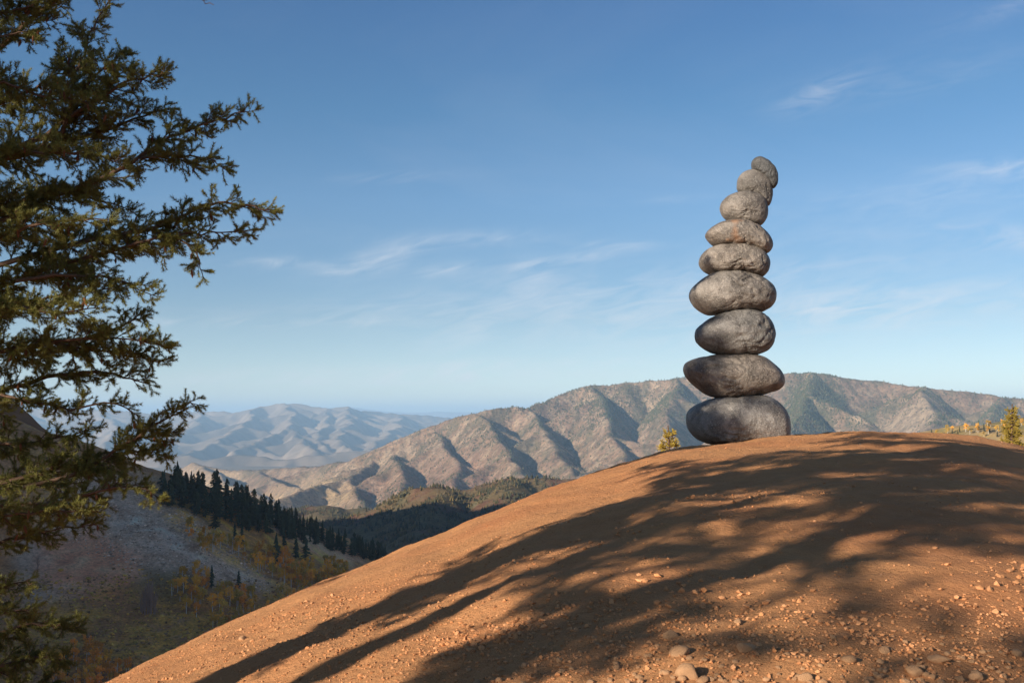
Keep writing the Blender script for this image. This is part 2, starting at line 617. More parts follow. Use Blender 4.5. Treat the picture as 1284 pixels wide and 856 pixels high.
L_ = lambda *pts: [P(*p) for p in pts]
main = Ridges([
    L_((90, 640, 6100), (150, 618, 6100), (211, 596, 6000), (244, 580, 6000), (285, 589, 5800), (322, 589, 5600), (394, 584, 5200), (440, 578, 4900), (472, 563, 4800), (520, 542, 4700),
       (560, 528, 4600), (592, 518, 4500), (612, 514, 4550), (640, 510, 4600), (660, 512, 4600), (690, 502, 4700), (725, 489, 4800), (745, 483, 4800), (765, 484, 4800), (790, 480, 4800), (850, 474, 4700),
       (930, 471, 4700), (985, 469, 4700), (1020, 468, 4700), (1060, 475, 4700), (1110, 478.5, 4700), (1160, 486, 4600), (1220, 492, 4600), (1300, 503, 4500), (1450, 510, 4400), (1800, 530, 4400)),
    L_((592, 518, 4500), (612, 534, 4200), (630, 558, 3850), (648, 588, 3500), (668, 625, 3100)),
    L_((660, 512, 4600), (676, 530, 4300), (694, 555, 3950), (706, 580, 3600), (716, 615, 3200)),
    L_((536, 537, 4650), (552, 556, 4250), (567, 574, 3900), (580, 612, 3400)),
    L_((472, 563, 4800), (490, 574, 4300), (503, 583, 3950), (507, 606, 3600), (500, 640, 3150)),
    L_((472, 563, 4800), (455, 583, 4400), (440, 600, 3950), (450, 622, 3550), (458, 645, 3200)),
    L_((440, 600, 3950), (390, 611, 3750), (345, 630, 3500), (310, 648, 3300), (250, 690, 3000)),
    L_((745, 483, 4800), (757, 520, 4250), (772, 560, 3650), (790, 605, 3200)),
    L_((850, 474, 4700), (840, 520, 4100), (850, 570, 3500)),
    L_((1020, 468, 4700), (1008, 500, 4200), (985, 545, 3600)),
    L_((1160, 486, 4600), (1156, 491, 4200), (1178, 518, 3850), (1150, 556, 3400)),
    L_((1260, 497, 4550), (1240, 520, 4150), (1230, 560, 3600)),
    L_((244, 580, 6000), (262, 590, 5500), (290, 606, 5000), (330, 622, 4500)),
    L_((322, 589, 5600), (340, 600, 5000), (370, 612, 4500)),
], 0.92, -420.0, 9.0, [(560, 380, 0.42)], 5)


def main_h(X, Y):
    wx, wy = X + 30 * fbm(X / 420, Y / 420, 3, 91), Y + 30 * fbm(X / 420, Y / 420, 3, 95)
    return main(wx, wy) + 4.5 * (ridged(X / 110, Y / 150, 3, 101, 0.5) - 0.6) + 2.0 * fbm(X / 45, Y / 45, 3, 107)


def main_col(X, Y, Z):
    px, py = to_px(X, Y, Z)
    n1, n2, n3 = fbm(X / 340, Y / 500, 4, 111), fbm(X / 90, Y / 120, 4, 121, 0.65), fbm(X / 35, Y / 40, 3, 131)
    c = np.broadcast_to(np.array((0.26, 0.16, 0.098)), X.shape + (3,))
    c = blend(c, (0.22, 0.135, 0.085), smooth(-0.05, 0.55, n1 + 0.4 * n2) * 0.6)
    c = blend(c, (0.13, 0.105, 0.06), smooth(0.0, 0.5, n2 - 0.3 * n1) * 0.75)
    c = blend(c, (0.36, 0.26, 0.165), smooth(0.15, 0.6, -n2 - 0.2 * n1) * 0.6)
    gold = in_poly(px, py, [(300, 650), (340, 615), (400, 598), (450, 602), (440, 625), (380, 650)], 12)
    gold = np.maximum(gold, in_poly(px, py, [(205, 605), (244, 575), (300, 590), (310, 625), (240, 620)], 10))
    c = blend(c, (0.42, 0.28, 0.15), gold * smooth(-0.7, 0.2, n2) * 0.9)
    red = in_poly(px, py, [(560, 575), (600, 570), (620, 610), (580, 625), (450, 640), (440, 600), (500, 590)], 15)
    c = blend(c, (0.26, 0.13, 0.085), red * 0.4)
    wood = in_poly(px, py, [(985, 480), (1040, 470), (1060, 500), (1040, 535), (980, 540)], 14)
    wood = np.maximum(wood, in_poly(px, py, [(1060, 520), (1100, 500), (1110, 535), (1060, 545)], 12))
    c = blend(c, (0.10, 0.09, 0.05), wood * smooth(-0.6, 0.2, n2) * 0.6)
    tan = in_poly(px, py, [(1090, 545), (1165, 488), (1180, 515), (1160, 545)], 8)
    c = blend(c, (0.36, 0.255, 0.165), tan * 0.8)
    return np.clip(c * (1 + 0.32 * n3[..., None]), 0.02, 1)


mount_mat = mat('mountain_ground', attr=True, rough=1.0, spec=0.03, vary=0.4, scale=0.02, bump=0.7, bscale=0.05, bdist=14.0,
                layers=((0.075, 0.52, 0.60, (0.075, 0.07, 0.045), 0.6), (0.05, 0.56, 0.66, (0.40, 0.30, 0.20), 0.45)))
obj('mountain', grid_mesh('mountain', np.concatenate([np.arange(-3200, -1600, 20), np.arange(-1600, 2700, 9.5), np.arange(2700, 4400, 30)]), np.concatenate([np.arange(2700, 4950, 9.5), np.arange(4950, 6600, 24)]), main_h, main_col), mount_mat, kind='structure')

mid = Ridges([
    L_((300, 690, 1350), (360, 672, 1450), (430, 660, 1550), (470, 645, 1600), (500, 628, 1650), (528, 614, 1680), (550, 608, 1700), (580, 611, 1700), (640, 602, 1700), (700, 603, 1700), (800, 603, 1700), (1000, 600, 1800)),
    L_((550, 608, 1700), (555, 640, 1450), (520, 690, 1150)),
    L_((640, 602, 1700), (640, 640, 1400), (620, 690, 1100)),
], 0.46, -330.0, 14.0, [(140, 220, 0.3)], 3)
knob = Ridges([L_((320, 652, 2150), (353, 644, 2200), (385, 637, 2280), (418, 634, 2300), (450, 640, 2300), (490, 646, 2350), (560, 650, 2400)),
               L_((418, 634, 2300), (400, 655, 2050)), L_((470, 642, 2300), (450, 665, 2000))], 0.45, -345.0, 30.0)


def mid_h(X, Y):
    return np.maximum(mid(X, Y), knob(X, Y)) + 7 * (ridged(X / 150, Y / 150, 3, 141) - 0.6) + 1.5 * fbm(X / 25, Y / 25, 3, 143)


def mid_col(X, Y, Z):
    n1, n2 = fbm(X / 110, Y / 110, 4, 151), fbm(X / 28, Y / 28, 3, 153)
    c = np.broadcast_to(np.array((0.17, 0.12, 0.06)), X.shape + (3,))
    c = blend(c, (0.17, 0.085, 0.055), smooth(-0.2, 0.4, n1) * 0.85)
    c = blend(c, (0.09, 0.085, 0.045), smooth(-0.1, 0.5, n2) * 0.7)
    return np.clip(c * (1 + 0.3 * n2[..., None]), 0.02, 1)


midg_mat = mat('wooded_hill_ground', attr=True, rough=1.0, spec=0.03, vary=0.4, scale=0.06, bump=0.7, bscale=0.15, bdist=5.0)
obj('wooded_hill', grid_mesh('wooded_hill', np.arange(-900, 700, 7), np.arange(900, 2900, 9), mid_h, mid_col), midg_mat, kind='structure')

# the ridge on the sun side of the valley, outside the view: it shades the wooded hill
side = Ridges([[(-560, 420, 210), (-760, 640, 225), (-880, 790, 215), (-940, 872, 195), (-1030, 975, 40)], [(-760, 640, 165), (-1100, 500, 220), (-1500, 300, 260)]], 0.5, -345.0, 60.0)
obj('ridge', grid_mesh('ridge', np.arange(-1900, -540, 12), np.arange(100, 1300, 12), lambda X, Y: side(X, Y) + 8 * fbm(X / 140, Y / 140, 4, 161)),
    mat('ridge_ground', (0.2, 0.14, 0.08), 1.0, vary=0.3, scale=0.02), kind='structure')

right = Ridges([L_((1060, 575, 700), (1120, 562, 760), (1170, 549, 800), (1205, 541, 820), (1240, 532, 840), (1290, 525, 860), (1400, 515, 900), (1700, 500, 1000))], 0.30, -120.0, 40.0)


def right_h(X, Y):
    return right(X, Y) + 2.5 * fbm(X / 60, Y / 60, 4, 171)


def right_col(X, Y, Z):
    n1, n2 = fbm(X / 40, Y / 60, 4, 181), fbm(X / 10, Y / 14, 3, 183)
    c = np.broadcast_to(np.array((0.36, 0.25, 0.12)), X.shape + (3,))
    c = blend(c, (0.20, 0.17, 0.06), smooth(0, 0.5, n1) * 0.8)
    c = blend(c, (0.42, 0.25, 0.06), smooth(0.1, 0.5, n2) * 0.6)
    return np.clip(c * (1 + 0.25 * n2[..., None]), 0.02, 1)


obj('meadow_hill', grid_mesh('meadow_hill', np.arange(150, 1000, 6), np.arange(450, 1300, 6), right_h, right_col),
    mat('meadow_ground', attr=True, rough=1.0, spec=0.03, vary=0.3, scale=0.2, bump=0.6, bscale=0.5, bdist=1.0), kind='structure')

far = Ridges([
    L_((-250, 505, 17000), (-100, 508, 17000), (20, 512, 16500), (120, 514, 16000), (200, 518, 16000), (250, 516, 16000), (294, 517, 16000), (322, 511, 16000), (340, 507.5, 16000), (353, 505.5, 16000), (378, 507, 16000), (400, 511, 16000), (409, 512.5, 16000),
       (431, 510, 16000), (459, 514, 16500), (502, 519, 17000), (560, 524, 17500), (700, 530, 18000), (900, 540, 18000)),
    L_((353, 505.5, 16000), (372, 520, 14200), (360, 536, 12600), (330, 550, 11400), (297, 566, 10400)),
    L_((360, 536, 12600), (376, 548, 11400), (392, 566, 10000)),
    L_((322, 511, 16000), (312, 528, 13500), (296, 540, 12300), (262, 556, 11000), (225, 572, 10000)),
    L_((431, 510, 16000), (440, 530, 13500), (424, 548, 11800), (440, 566, 10400)),
    L_((409, 512.5, 16000), (412, 530, 13800), (400, 545, 12200), (410, 560, 10800)),
    L_((502, 519, 17000), (498, 538, 13500), (470, 553, 11700), (462, 572, 10000)),
    L_((560, 524, 17500), (555, 540, 13000), (520, 556, 11000), (500, 570, 10000)),
    L_((250, 516, 16000), (244, 535, 13500), (225, 550, 12000), (180, 566, 10500)),
    L_((120, 514, 16000), (150, 535, 13500), (130, 560, 11000)),
    L_((20, 512, 16500), (40, 540, 13000), (10, 565, 10500)),
    L_((60, 577, 8800), (150, 573, 8900), (215, 570, 9000), (262, 576, 9000), (310, 571, 9100), (350, 577, 9000), (400, 571, 9200), (450, 567, 9400), (520, 560, 9800)),
], 0.74, -520.0, 12.0, [(1000, 1500, 0.28), (520, 560, 0.42)], 8)


def far_h(X, Y):
    wx, wy = X + 110 * fbm(X / 900, Y / 900, 3, 191), Y + 110 * fbm(X / 900, Y / 900, 3, 195)
    return far(wx, wy) + 20 * (ridged(X / 420, Y / 520, 3, 201, 0.5) - 0.6)


def far_col(X, Y, Z):
    n1, n2 = fbm(X / 1100, Y / 1100, 4, 211), fbm(X / 260, Y / 260, 3, 213)
    c = np.broadcast_to(np.array((0.23, 0.165, 0.11)), X.shape + (3,))
    c = blend(c, (0.14, 0.10, 0.065), smooth(-0.2, 0.35, n1) * 0.9)
    c = blend(c, (0.34, 0.25, 0.17), smooth(0.1, 0.5, n2) * 0.6)
    return c


range_mat = mat('range_ground', attr=True, rough=1.0, spec=0.0, vary=0.25, scale=0.003)
obj('mountains', grid_mesh('mountains', np.arange(-9500, 1500, 30), np.arange(8000, 18200, 32), far_h, far_col), range_mat, kind='structure')
far2 = Ridges([L_((-300, 512, 38000), (0, 515, 38000), (200, 521, 38000), (380, 519, 38000), (440, 510.5, 36000), (462, 513, 36000), (505, 515.5, 36000), (540, 515, 36000), (575, 516, 36000), (640, 520, 36000), (900, 519, 36000), (1300, 517, 36000), (1700, 514, 36000))], 0.3, -520.0, 250.0)
obj('distant_mountains', grid_mesh('distant_mountains', np.arange(-30000, 32000, 350), np.arange(32000, 43000, 350), lambda X, Y: far2(X, Y) + 70 * fbm(X / 2200, Y / 2200, 4, 221)),
    mat('distant_ground', (0.3, 0.22, 0.16), 1.0, vary=0.25, scale=0.001, spec=0.0), kind='structure')
gv = [(-45000, -15000, -420), (45000, -15000, -420), (45000, 45000, -420), (-45000, 45000, -420)]
obj('ground', mesh_np('ground', gv, [(0, 1, 2, 3)]), mat('valley_ground', (0.22, 0.16, 0.10), 1.0, vary=0.3, scale=0.002, spec=0.0), kind='structure')

# ------------------------------------------------------------------ haze
hv = []
for z in (-421.5, 500.0):
    hv += [(-46000, -15500, z), (46000, -15500, z), (46000, 46000, z), (-46000, 46000, z)]
haze_mat = bpy.data.materials.new('haze')
haze_mat.use_nodes = True
_nt = haze_mat.node_tree
_nt.nodes.clear()
_v = _nt.nodes.new('ShaderNodeVolumePrincipled')
_v.inputs['Color'].default_value = (0.48, 0.73, 1.0, 1)
_v.inputs['Density'].default_value = 6.2e-5
_v.inputs['Anisotropy'].default_value = 0.0
_o = _nt.nodes.new('ShaderNodeOutputMaterial')
_nt.links.new(_v.outputs[0], _o.inputs['Volume'])
haze = obj('haze', mesh_np('haze', hv, [(3, 2, 1, 0), (4, 5, 6, 7), (0, 1, 5, 4), (1, 2, 6, 5), (2, 3, 7, 6), (3, 0, 4, 7)]), haze_mat, kind='stuff')

# ------------------------------------------------------------------ the cairn
Z5 = lambda pts: [(820 + x / 4.28, 370 + y / 4.28) for x, y in pts]
Z4 = lambda pts: [(840 + x / 4.28, 180 + y / 4.28) for x, y in pts]
STONES = [
    ('broad flat grey boulder at the bottom of the stack, resting on the red soil', 0.95, 0.0,
     Z5([(177, 672), (185, 625), (215, 595), (260, 575), (330, 552), (420, 545), (500, 538), (570, 535), (620, 548), (665, 580), (695, 615), (715, 665), (720, 715), (712, 765), (640, 800), (560, 812), (480, 815), (400, 812), (330, 803), (270, 790), (225, 765), (192, 725)])),
    ('wide lens-shaped brown boulder pointed at its left end, second from the bottom', 0.85, 0.05,
     Z5([(160, 390), (170, 362), (200, 348), (280, 330), (360, 322), (440, 318), (520, 320), (580, 332), (630, 368), (670, 403), (690, 440), (690, 480), (668, 507), (620, 522), (540, 536), (450, 556), (380, 557), (330, 548), (290, 535), (240, 500), (190, 455), (165, 420)])),
    ('rounded dark grey boulder with dappled shade, third from the bottom', 0.9, -0.03,
     Z5([(222, 215), (230, 180), (265, 150), (320, 115), (390, 90), (450, 80), (510, 80), (570, 95), (610, 125), (635, 170), (645, 210), (635, 260), (610, 295), (570, 314), (480, 321), (400, 323), (340, 316), (290, 297), (250, 270), (228, 245)])),
    ('big sunlit oval boulder with a rough pitted face, fourth from the bottom', 0.88, 0.04,
     Z5([(191, -3), (198, -28), (236, -68), (276, -98), (316, -118), (386, -126), (466, -124), (526, -109), (586, -83), (630, -48), (648, -13), (648, 8), (643, 38), (620, 70), (580, 90), (520, 90), (450, 88), (380, 97), (330, 105), (300, 107), (260, 90), (220, 60), (198, 25)])),
    ('smooth tan bread-shaped stone in the middle of the stack, fifth from the bottom', 0.9, 0.0,
     Z4([(158, 640), (165, 605), (190, 575), (230, 555), (290, 546), (350, 546), (420, 552), (470, 565), (500, 585), (525, 620), (532, 650), (522, 690), (495, 718), (450, 716), (380, 702), (300, 697), (220, 699), (190, 685), (168, 663)])),
    ('rough tan stone with an orange stain, its right end drooping, fourth from the top', 0.85, -0.04,
     Z4([(190, 490), (205, 465), (240, 440), (290, 420), (350, 413), (400, 418), (440, 432), (490, 463), (530, 503), (548, 545), (540, 575), (515, 594), (480, 582), (440, 566), (380, 556), (300, 553), (240, 545), (210, 520)])),
    ('round egg-like pale stone just under the two small tilted ones, third from the top', 0.9, 0.03,
     Z4([(270, 345), (275, 320), (300, 290), (335, 272), (380, 262), (430, 262), (480, 278), (510, 310), (522, 355), (518, 400), (495, 435), (470, 444), (420, 434), (370, 420), (310, 408), (285, 385)])),
    ('small tilted brown stone supporting the topmost one, second from the top', 0.8, 0.06,
     Z4([(362, 215), (365, 190), (385, 160), (415, 145), (450, 140), (490, 150), (520, 175), (540, 210), (548, 250), (546, 295), (532, 335), (515, 335), (480, 298), (430, 275), (385, 268), (362, 245)])),
    ('smallest dark grey stone balanced at a slant on the very top', 0.8, 0.0,
     Z4([(438, 115), (440, 95), (455, 78), (480, 70), (510, 82), (545, 110), (570, 145), (578, 185), (575, 220), (560, 241), (545, 238), (528, 210), (500, 178), (470, 158), (445, 142)])),
]


def ico(sub):
    import bmesh
    bm = bmesh.new()
    bmesh.ops.create_icosphere(bm, subdivisions=sub, radius=1.0)
    v = np.array([x.co[:] for x in bm.verts])
    f = np.array([[x.index for x in fc.verts] for fc in bm.faces])
    bm.free()
    return v, f


def stone_material(i):
    m_ = bpy.data.materials.new('boulder_rock')
    m_.use_nodes = True
    nt = m_.node_tree
    N, L = nt.nodes.new, nt.links.new
    b = nt.nodes['Principled BSDF']
    b.inputs['Roughness'].default_value = 0.58
    b.inputs['Specular IOR Level'].default_value = 0.45
    tc = N('ShaderNodeTexCoord')
    mp = N('ShaderNodeMapping')
    mp.inputs['Location'].default_value = (i * 3.7, i * 1.3, i * 2.1)
    L(tc.outputs['Object'], mp.inputs['Vector'])

    def tex(sc, det, rg, dis=0.0):
        n = N('ShaderNodeTexNoise')
        n.inputs['Scale'].default_value, n.inputs['Detail'].default_value, n.inputs['Roughness'].default_value = sc, det, rg
        n.inputs['Distortion'].default_value = dis
        L(mp.outputs[0], n.inputs['Vector'])
        return n.outputs['Fac']

    def ramp(fac, stops):
        r = N('ShaderNodeValToRGB')
        el = r.color_ramp.elements
        while len(el) < len(stops):
            el.new(0.5)
        for e_, (p, c) in zip(el, stops):
            e_.position, e_.color = p, (*c, 1)
        L(fac, r.inputs[0])
        return r.outputs[0]

    def mix(kind, fac, a, c):
        mx = N('ShaderNodeMix')
        mx.data_type, mx.blend_type = 'RGBA', kind
        if isinstance(fac, float):
            mx.inputs['Factor'].default_value = fac
        else:
            L(fac, mx.inputs['Factor'])
        L(a, mx.inputs['A'])
        if isinstance(c, tuple):
            mx.inputs['B'].default_value = (*c, 1)
        else:
            L(c, mx.inputs['B'])
        return mx.outputs['Result']
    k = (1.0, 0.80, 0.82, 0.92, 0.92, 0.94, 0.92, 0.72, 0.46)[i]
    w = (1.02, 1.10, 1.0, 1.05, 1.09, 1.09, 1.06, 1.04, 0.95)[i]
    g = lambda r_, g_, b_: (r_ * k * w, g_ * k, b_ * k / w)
    col = ramp(tex(3.2, 9, 0.62, 0.4), [(0.30, g(0.09, 0.080, 0.070)), (0.46, g(0.19, 0.17, 0.15)), (0.60, g(0.28, 0.25, 0.222)), (0.75, g(0.38, 0.345, 0.31))])
    patina = ramp(tex(1.9, 7, 0.62, 0.9), [(0.48, (0, 0, 0)), (0.60, (1, 1, 1))])
    col = mix('MIX', patina, col, mix('MULTIPLY', 1.0, col, (0.55, 0.53, 0.52)))
    speck = ramp(tex(42, 4, 0.7), [(0.54, (0, 0, 0)), (0.66, (0.75, 0.75, 0.75))])
    col = mix('MIX', speck, col, g(0.50, 0.45, 0.40))
    speck2 = ramp(tex(30, 4, 0.7, 0.5), [(0.30, (0.75, 0.75, 0.75)), (0.42, (0, 0, 0))])
    col = mix('MIX', speck2, col, g(0.08, 0.066, 0.055))
    if i == 5:
        st = ramp(tex(2.0, 3, 0.5), [(0.55, (0, 0, 0)), (0.66, (0.6, 0.6, 0.6))])
        col = mix('MIX', st, col, (0.36, 0.17, 0.075))
    L(col, b.inputs['Base Color'])
    b1 = N('ShaderNodeBump')
    b1.inputs['Strength'].default_value, b1.inputs['Distance'].default_value = 1.0, 0.042
    L(tex(15, 9, 0.68, 0.5), b1.inputs['Height'])
    b2 = N('ShaderNodeBump')
    b2.inputs['Strength'].default_value, b2.inputs['Distance'].default_value = 0.5, 0.010
    L(tex(55, 5, 0.7), b2.inputs['Height'])
    L(b1.outputs[0], b2.inputs['Normal'])
    L(b2.outputs[0], b.inputs['Normal'])
    return m_


def cairn():
    sv, sf = ico(6)
    for i, (label, deep, dy, poly) in enumerate(STONES):
        Y0 = 19.2 + dy
        pts = np.array([P(px, py, Y0) for px, py in poly])
        x, z = pts[:, 0], pts[:, 2]
        cx, cz = (x.min() + x.max()) / 2, (z.min() + z.max()) / 2
        th = np.arctan2(z - cz, x - cx)
        r = np.hypot(x - cx, z - cz)
        o = np.argsort(th)
        th, r = th[o], r[o]
        tt = np.linspace(-math.pi, math.pi, 721)
        rr = np.interp(tt, np.concatenate([th - 2 * math.pi, th, th + 2 * math.pi]), np.tile(r, 3))
        kk = np.exp(-np.linspace(-2, 2, 25) ** 2)
        rr = np.convolve(np.pad(rr[:-1], 12, mode='wrap'), kk / kk.sum(), 'valid')
        rr = np.append(rr, rr[0])
        a = np.arctan2(sv[:, 2], sv[:, 0])
        R = np.interp(a, tt, rr)
        rho = np.hypot(sv[:, 0], sv[:, 2])
        # a slightly boxy depth profile: faces stay broad, the shoulders turn quickly
        q = np.clip(np.abs(sv[:, 1]), 0, 1)
        prof = np.where(rho > 1e-6, np.power(np.clip(1 - q ** 2.6, 0, 1), 1 / 2.3) / np.maximum(rho, 1e-6), 1.0)
        prof = np.clip(prof, 0.8, 1.18)
        D = deep * (x.max() - x.min()) / 2 * 0.92
        v = np.stack([sv[:, 0] * R * prof, sv[:, 1] * D, sv[:, 2] * R * prof], 1)
        # keep the outline, roughen the surface: broad dents, chipped relief on the front, cracks
        w = (x.max() - x.min())
        nrm = sv / np.linalg.norm(sv, axis=1)[:, None]
        s3 = sv @ np.array([[0.76, 0.31, -0.57], [-0.48, 0.86, -0.17], [0.44, 0.40, 0.80]]) + np.array([2.3 + i * 5.3, 7.1 - i * 3.7, 4.9 + i * 2.9])
        face = smooth(0.98, 0.6, rho)
        lowf = noise3(s3 * 1.6, 301 + i) * 0.030 * face
        rough = smooth(-0.2, 0.5, noise3(s3 * 1.1 + 3, 331 + i) + 0.25 * smooth(-0.4, 0.5, sv[:, 0]) - 0.3 * sv[:, 2])
        ch = np.abs(noise3(s3 * 4.5, 341 + i)) + 0.5 * np.abs(noise3(s3 * 9, 351 + i)) + 0.3 * np.abs(noise3(s3 * 18, 361 + i)) + 0.18 * np.abs(noise3(s3 * 36, 371 + i))
        mid_ = (0.5 - ch) * (0.006 + 0.024 * rough)
        crack = -0.02 * smooth(0.06, 0.0, np.abs(noise3(s3 * 1.8 + 9, 381 + i))) * rough
        v += nrm * (w * (lowf + (mid_ + crack) * (0.25 + 0.75 * face)))[:, None]
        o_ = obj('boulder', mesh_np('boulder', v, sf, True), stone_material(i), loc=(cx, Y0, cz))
        thing(o_, label, 'boulder', 'boulders stacked in the cairn')


cairn()

# ------------------------------------------------------------------ stones and gravel on the mound
gsv, gsf = ico(1)
gsv2, gsf2 = ico(2)
gravel_mat = mat('gravel_stone', attr=True, rough=0.95, vary=0.15, scale=20, spec=0.1, bump=0.4, bscale=60, bdist=0.01)
rock_mat = mat('loose_rock', (0.54, 0.30, 0.155), 0.92, vary=0.2, scale=6, spec=0.15, bump=0.7, bscale=22, bdist=0.02, rand=0.18, layers=((4.0, 0.5, 0.75, (0.40, 0.20, 0.10), 0.7),))


def gravel(name, n, ysel, smin, smax, dens):
    pts = []
    while len(pts) < n:
        Y = RNG.uniform(*ysel, 6000)
        X = RNG.uniform(-0.62, 0.62, 6000) * Y
        keep = RNG.uniform(0, 1, 6000) < dens(X, Y) * (Y / ysel[1])
        pts += list(zip(X[keep], Y[keep]))
    pts = np.array(pts[:n])
    X, Y = pts[:, 0], pts[:, 1]
    size = smin + (smax - smin) * RNG.power(0.32, n)
    size *= 0.8 + 0.6 * smooth(-0.1, 0.5, fbm(X * 0.8, Y * 0.8, 2, 401))
    Z = mound_h(X, Y)
    base = np.stack([gsv * (1 + 0.30 * RNG.normal(0, 1, (len(gsv), 1))).clip(0.55, 1.5) for _ in range(24)])
    pick = RNG.integers(0, 24, n)
    an = RNG.uniform(0, 6.28, n)
    v = base[pick] * np.stack([RNG.uniform(0.75, 1.25, n), RNG.uniform(0.7, 1.1, n), RNG.uniform(0.5, 0.85, n)], 1)[:, None, :]
    c, s = np.cos(an)[:, None], np.sin(an)[:, None]
    v = np.stack([v[:, :, 0] * c - v[:, :, 1] * s, v[:, :, 0] * s + v[:, :, 1] * c, v[:, :, 2]], -1) * size[:, None, None]
    v += np.stack([X, Y, Z + size * 0.22], 1)[:, None, :]
    f = gsf[None] + (np.arange(n) * len(gsv))[:, None, None]
    tone = RNG.normal(0.97, 0.12, n).clip(0.55, 1.5)
    red = RNG.uniform(0, 1, n)
    colr = np.stack([0.54 - 0.05 * red, 0.265 - 0.055 * red, 0.125 - 0.04 * red], 1) * tone[:, None]
    colr = np.repeat(colr, len(gsv), 0).clip(0.02, 0.8)
    obj(name, mesh_np(name, v.reshape(-1, 3), f.reshape(-1, 3), False, colr), gravel_mat, kind='stuff')


def dens_near(X, Y):
    px, py = to_px(X, Y, mound_base(X, Y))
    band = smooth(735, 835, py + 0.05 * (px - 700) + 26 * fbm(X * 0.7, Y * 0.7, 3, 411)) * smooth(200, 700, px)
    left = 0.22 * smooth(780, 480, px)
    return np.clip(band + left * 0.5 + 0.05, 0, 1)


gravel('gravel', 23000, (3.2, 9.0), 0.003, 0.015, dens_near)
gravel('pebbles', 6500, (6.0, 20.0), 0.003, 0.012, lambda X, Y: 0.35 + 0.65 * smooth(0.1, 0.6, fbm(X * 0.5, Y * 0.5, 3, 421)) * smooth(800, 500, to_px(X, Y, mound_base(X, Y))[0]))


def rock_mesh(seed, n=2):
    v0, f0 = (gsv2, gsf2) if n == 2 else ico(n)
    rg = np.random.default_rng(seed)
    v = v0.copy()
    for _ in range(9):                       # flat chipped faces
        d = rg.normal(0, 1, 3)
        d /= np.linalg.norm(d)
        h = rg.uniform(0.62, 0.92)
        over = np.maximum(v @ d - h, 0)
        v -= over[:, None] * d[None] * 0.92
    v *= 1 + 0.10 * noise3(v * 1.7 + seed, seed)[:, None]
    v += v0 * (0.025 * noise3(v0 * 5 + seed, seed + 3))[:, None]
    v -= (v.max(0) + v.min(0)) / 2
    return mesh_np('stone', v / np.abs(v).max(), f0, n > 2)


ROCKS = [rock_mesh(50 + i, 3) for i in range(8)]
for m_ in ROCKS:
    m_.materials.append(rock_mat)


def mound_at(px, py):
    return terrain_hit(mound_h, px, py, 2.5, 19.0, 1600)


def place_rock(px, py, wpx, hpx, label, group, k, name='stone'):
    q = mound_at(px, py + hpx * 0.35)
    if q is None:
        return
    s = wpx / F * q[1] / 2
    o = obj(name, ROCKS[k % len(ROCKS)], loc=(q[0], q[1] + s * 0.5, q[2] + s * 0.35 * hpx / wpx))
    o.scale = (s * 1.08, s * 0.95, s * 1.15 * hpx / wpx)
    o.rotation_euler = (random.uniform(-0.25, 0.25), random.uniform(-0.2, 0.2), random.uniform(0, 6.28))
    thing(o, label, 'stone', group)


NAMED_ROCKS = [
    (842, 796, 21, 13, 'smooth rounded sunlit tan stone lying alone on the shaded soil'),
    (864, 843, 30, 23, 'angular wedge-shaped tan rock sitting up in the gravel at the bottom edge'),
    (938, 812, 26, 12, 'flat sunlit slab of stone just above a patch of coarse gravel'),
    (852, 816, 26, 12, 'low brown stone half sunk in the soil below the smooth round one'),
    (1150, 842, 26, 16, 'broad pale stone bedded in the sunlit gravel near the bottom right'),
    (1180, 826, 26, 10, 'low flat tan stone on the shadow edge in the lower right gravel'),
    (1066, 826, 18, 10, 'reddish stone in the shadow band across the gravel'),
    (882, 852, 18, 9, 'small tan stone leaning against the angular wedge-shaped rock'),
    (926, 779, 14, 8, 'small dark red stone on the shaded soil beside a streak of sun'),
    (1228, 848, 20, 12, 'blocky sandy stone near the lower right corner'),
    (1010, 850, 20, 12, 'rounded brown stone at the bottom edge between shade and sun'),
    (1110, 816, 15, 9, 'dusty red stone standing proud of the gravel by the shade streak'),
    (846, 766, 13, 7, 'small reddish stone half way up the shaded foot of the mound'),
    (303, 800, 11, 6, 'dark red clod on the sunlit left slope'),
    (1276, 818, 16, 10, 'pale stone at the right-hand edge of the gravel'),
]
for i, (px, py, w, h, lab) in enumerate(NAMED_ROCKS):
    place_rock(px, py, w, h, lab, 'larger loose stones on the mound', i)
rr_ = random.Random(5)
n_ = 0
while n_ < 150:
    px, py = rr_.uniform(560, 1284), 856 - 62 * rr_.random() ** 1.4
    w = rr_.uniform(6, 11) * (0.7 + 0.4 * (py - 790) / 66)
    if rr_.random() > smooth(560, 900, np.array([px]))[0] + 0.2:
        continue
    place_rock(px, py, w, w * rr_.uniform(0.5, 0.75), 'fist-sized tan stone lying in the gravel at the foot of the mound', 'fist-sized stones in the gravel', rr_.randrange(8))
    n_ += 1

# ------------------------------------------------------------------ conifer foliage
def shoot_template(n, ln, wid, seed, spread=0.8):
    rg = np.random.default_rng(seed)
    t = np.linspace(0.0, 1.0, n)
    an = np.arange(n) * 2.39996 + rg.normal(0, 0.3, n)
    rad = np.stack([np.zeros(n), np.cos(an), np.sin(an)], 1)
    fw = (0.55 + 0.5 * t)[:, None]
    d = np.array([[1.0, 0, 0]]) * fw + rad * spread + rg.normal(0, 0.1, (n, 3))
    d /= np.linalg.norm(d, axis=1)[:, None]
    b = np.stack([t, np.zeros(n), np.zeros(n)], 1)
    s = np.cross(d, rg.normal(0, 1, (n, 3)))
    s /= np.linalg.norm(s, axis=1)[:, None]
    l_ = (ln * rg.uniform(0.75, 1.15, n))[:, None]
    return np.stack([b - s * wid, b + s * wid, b + d * l_], 1).reshape(-1, 3)


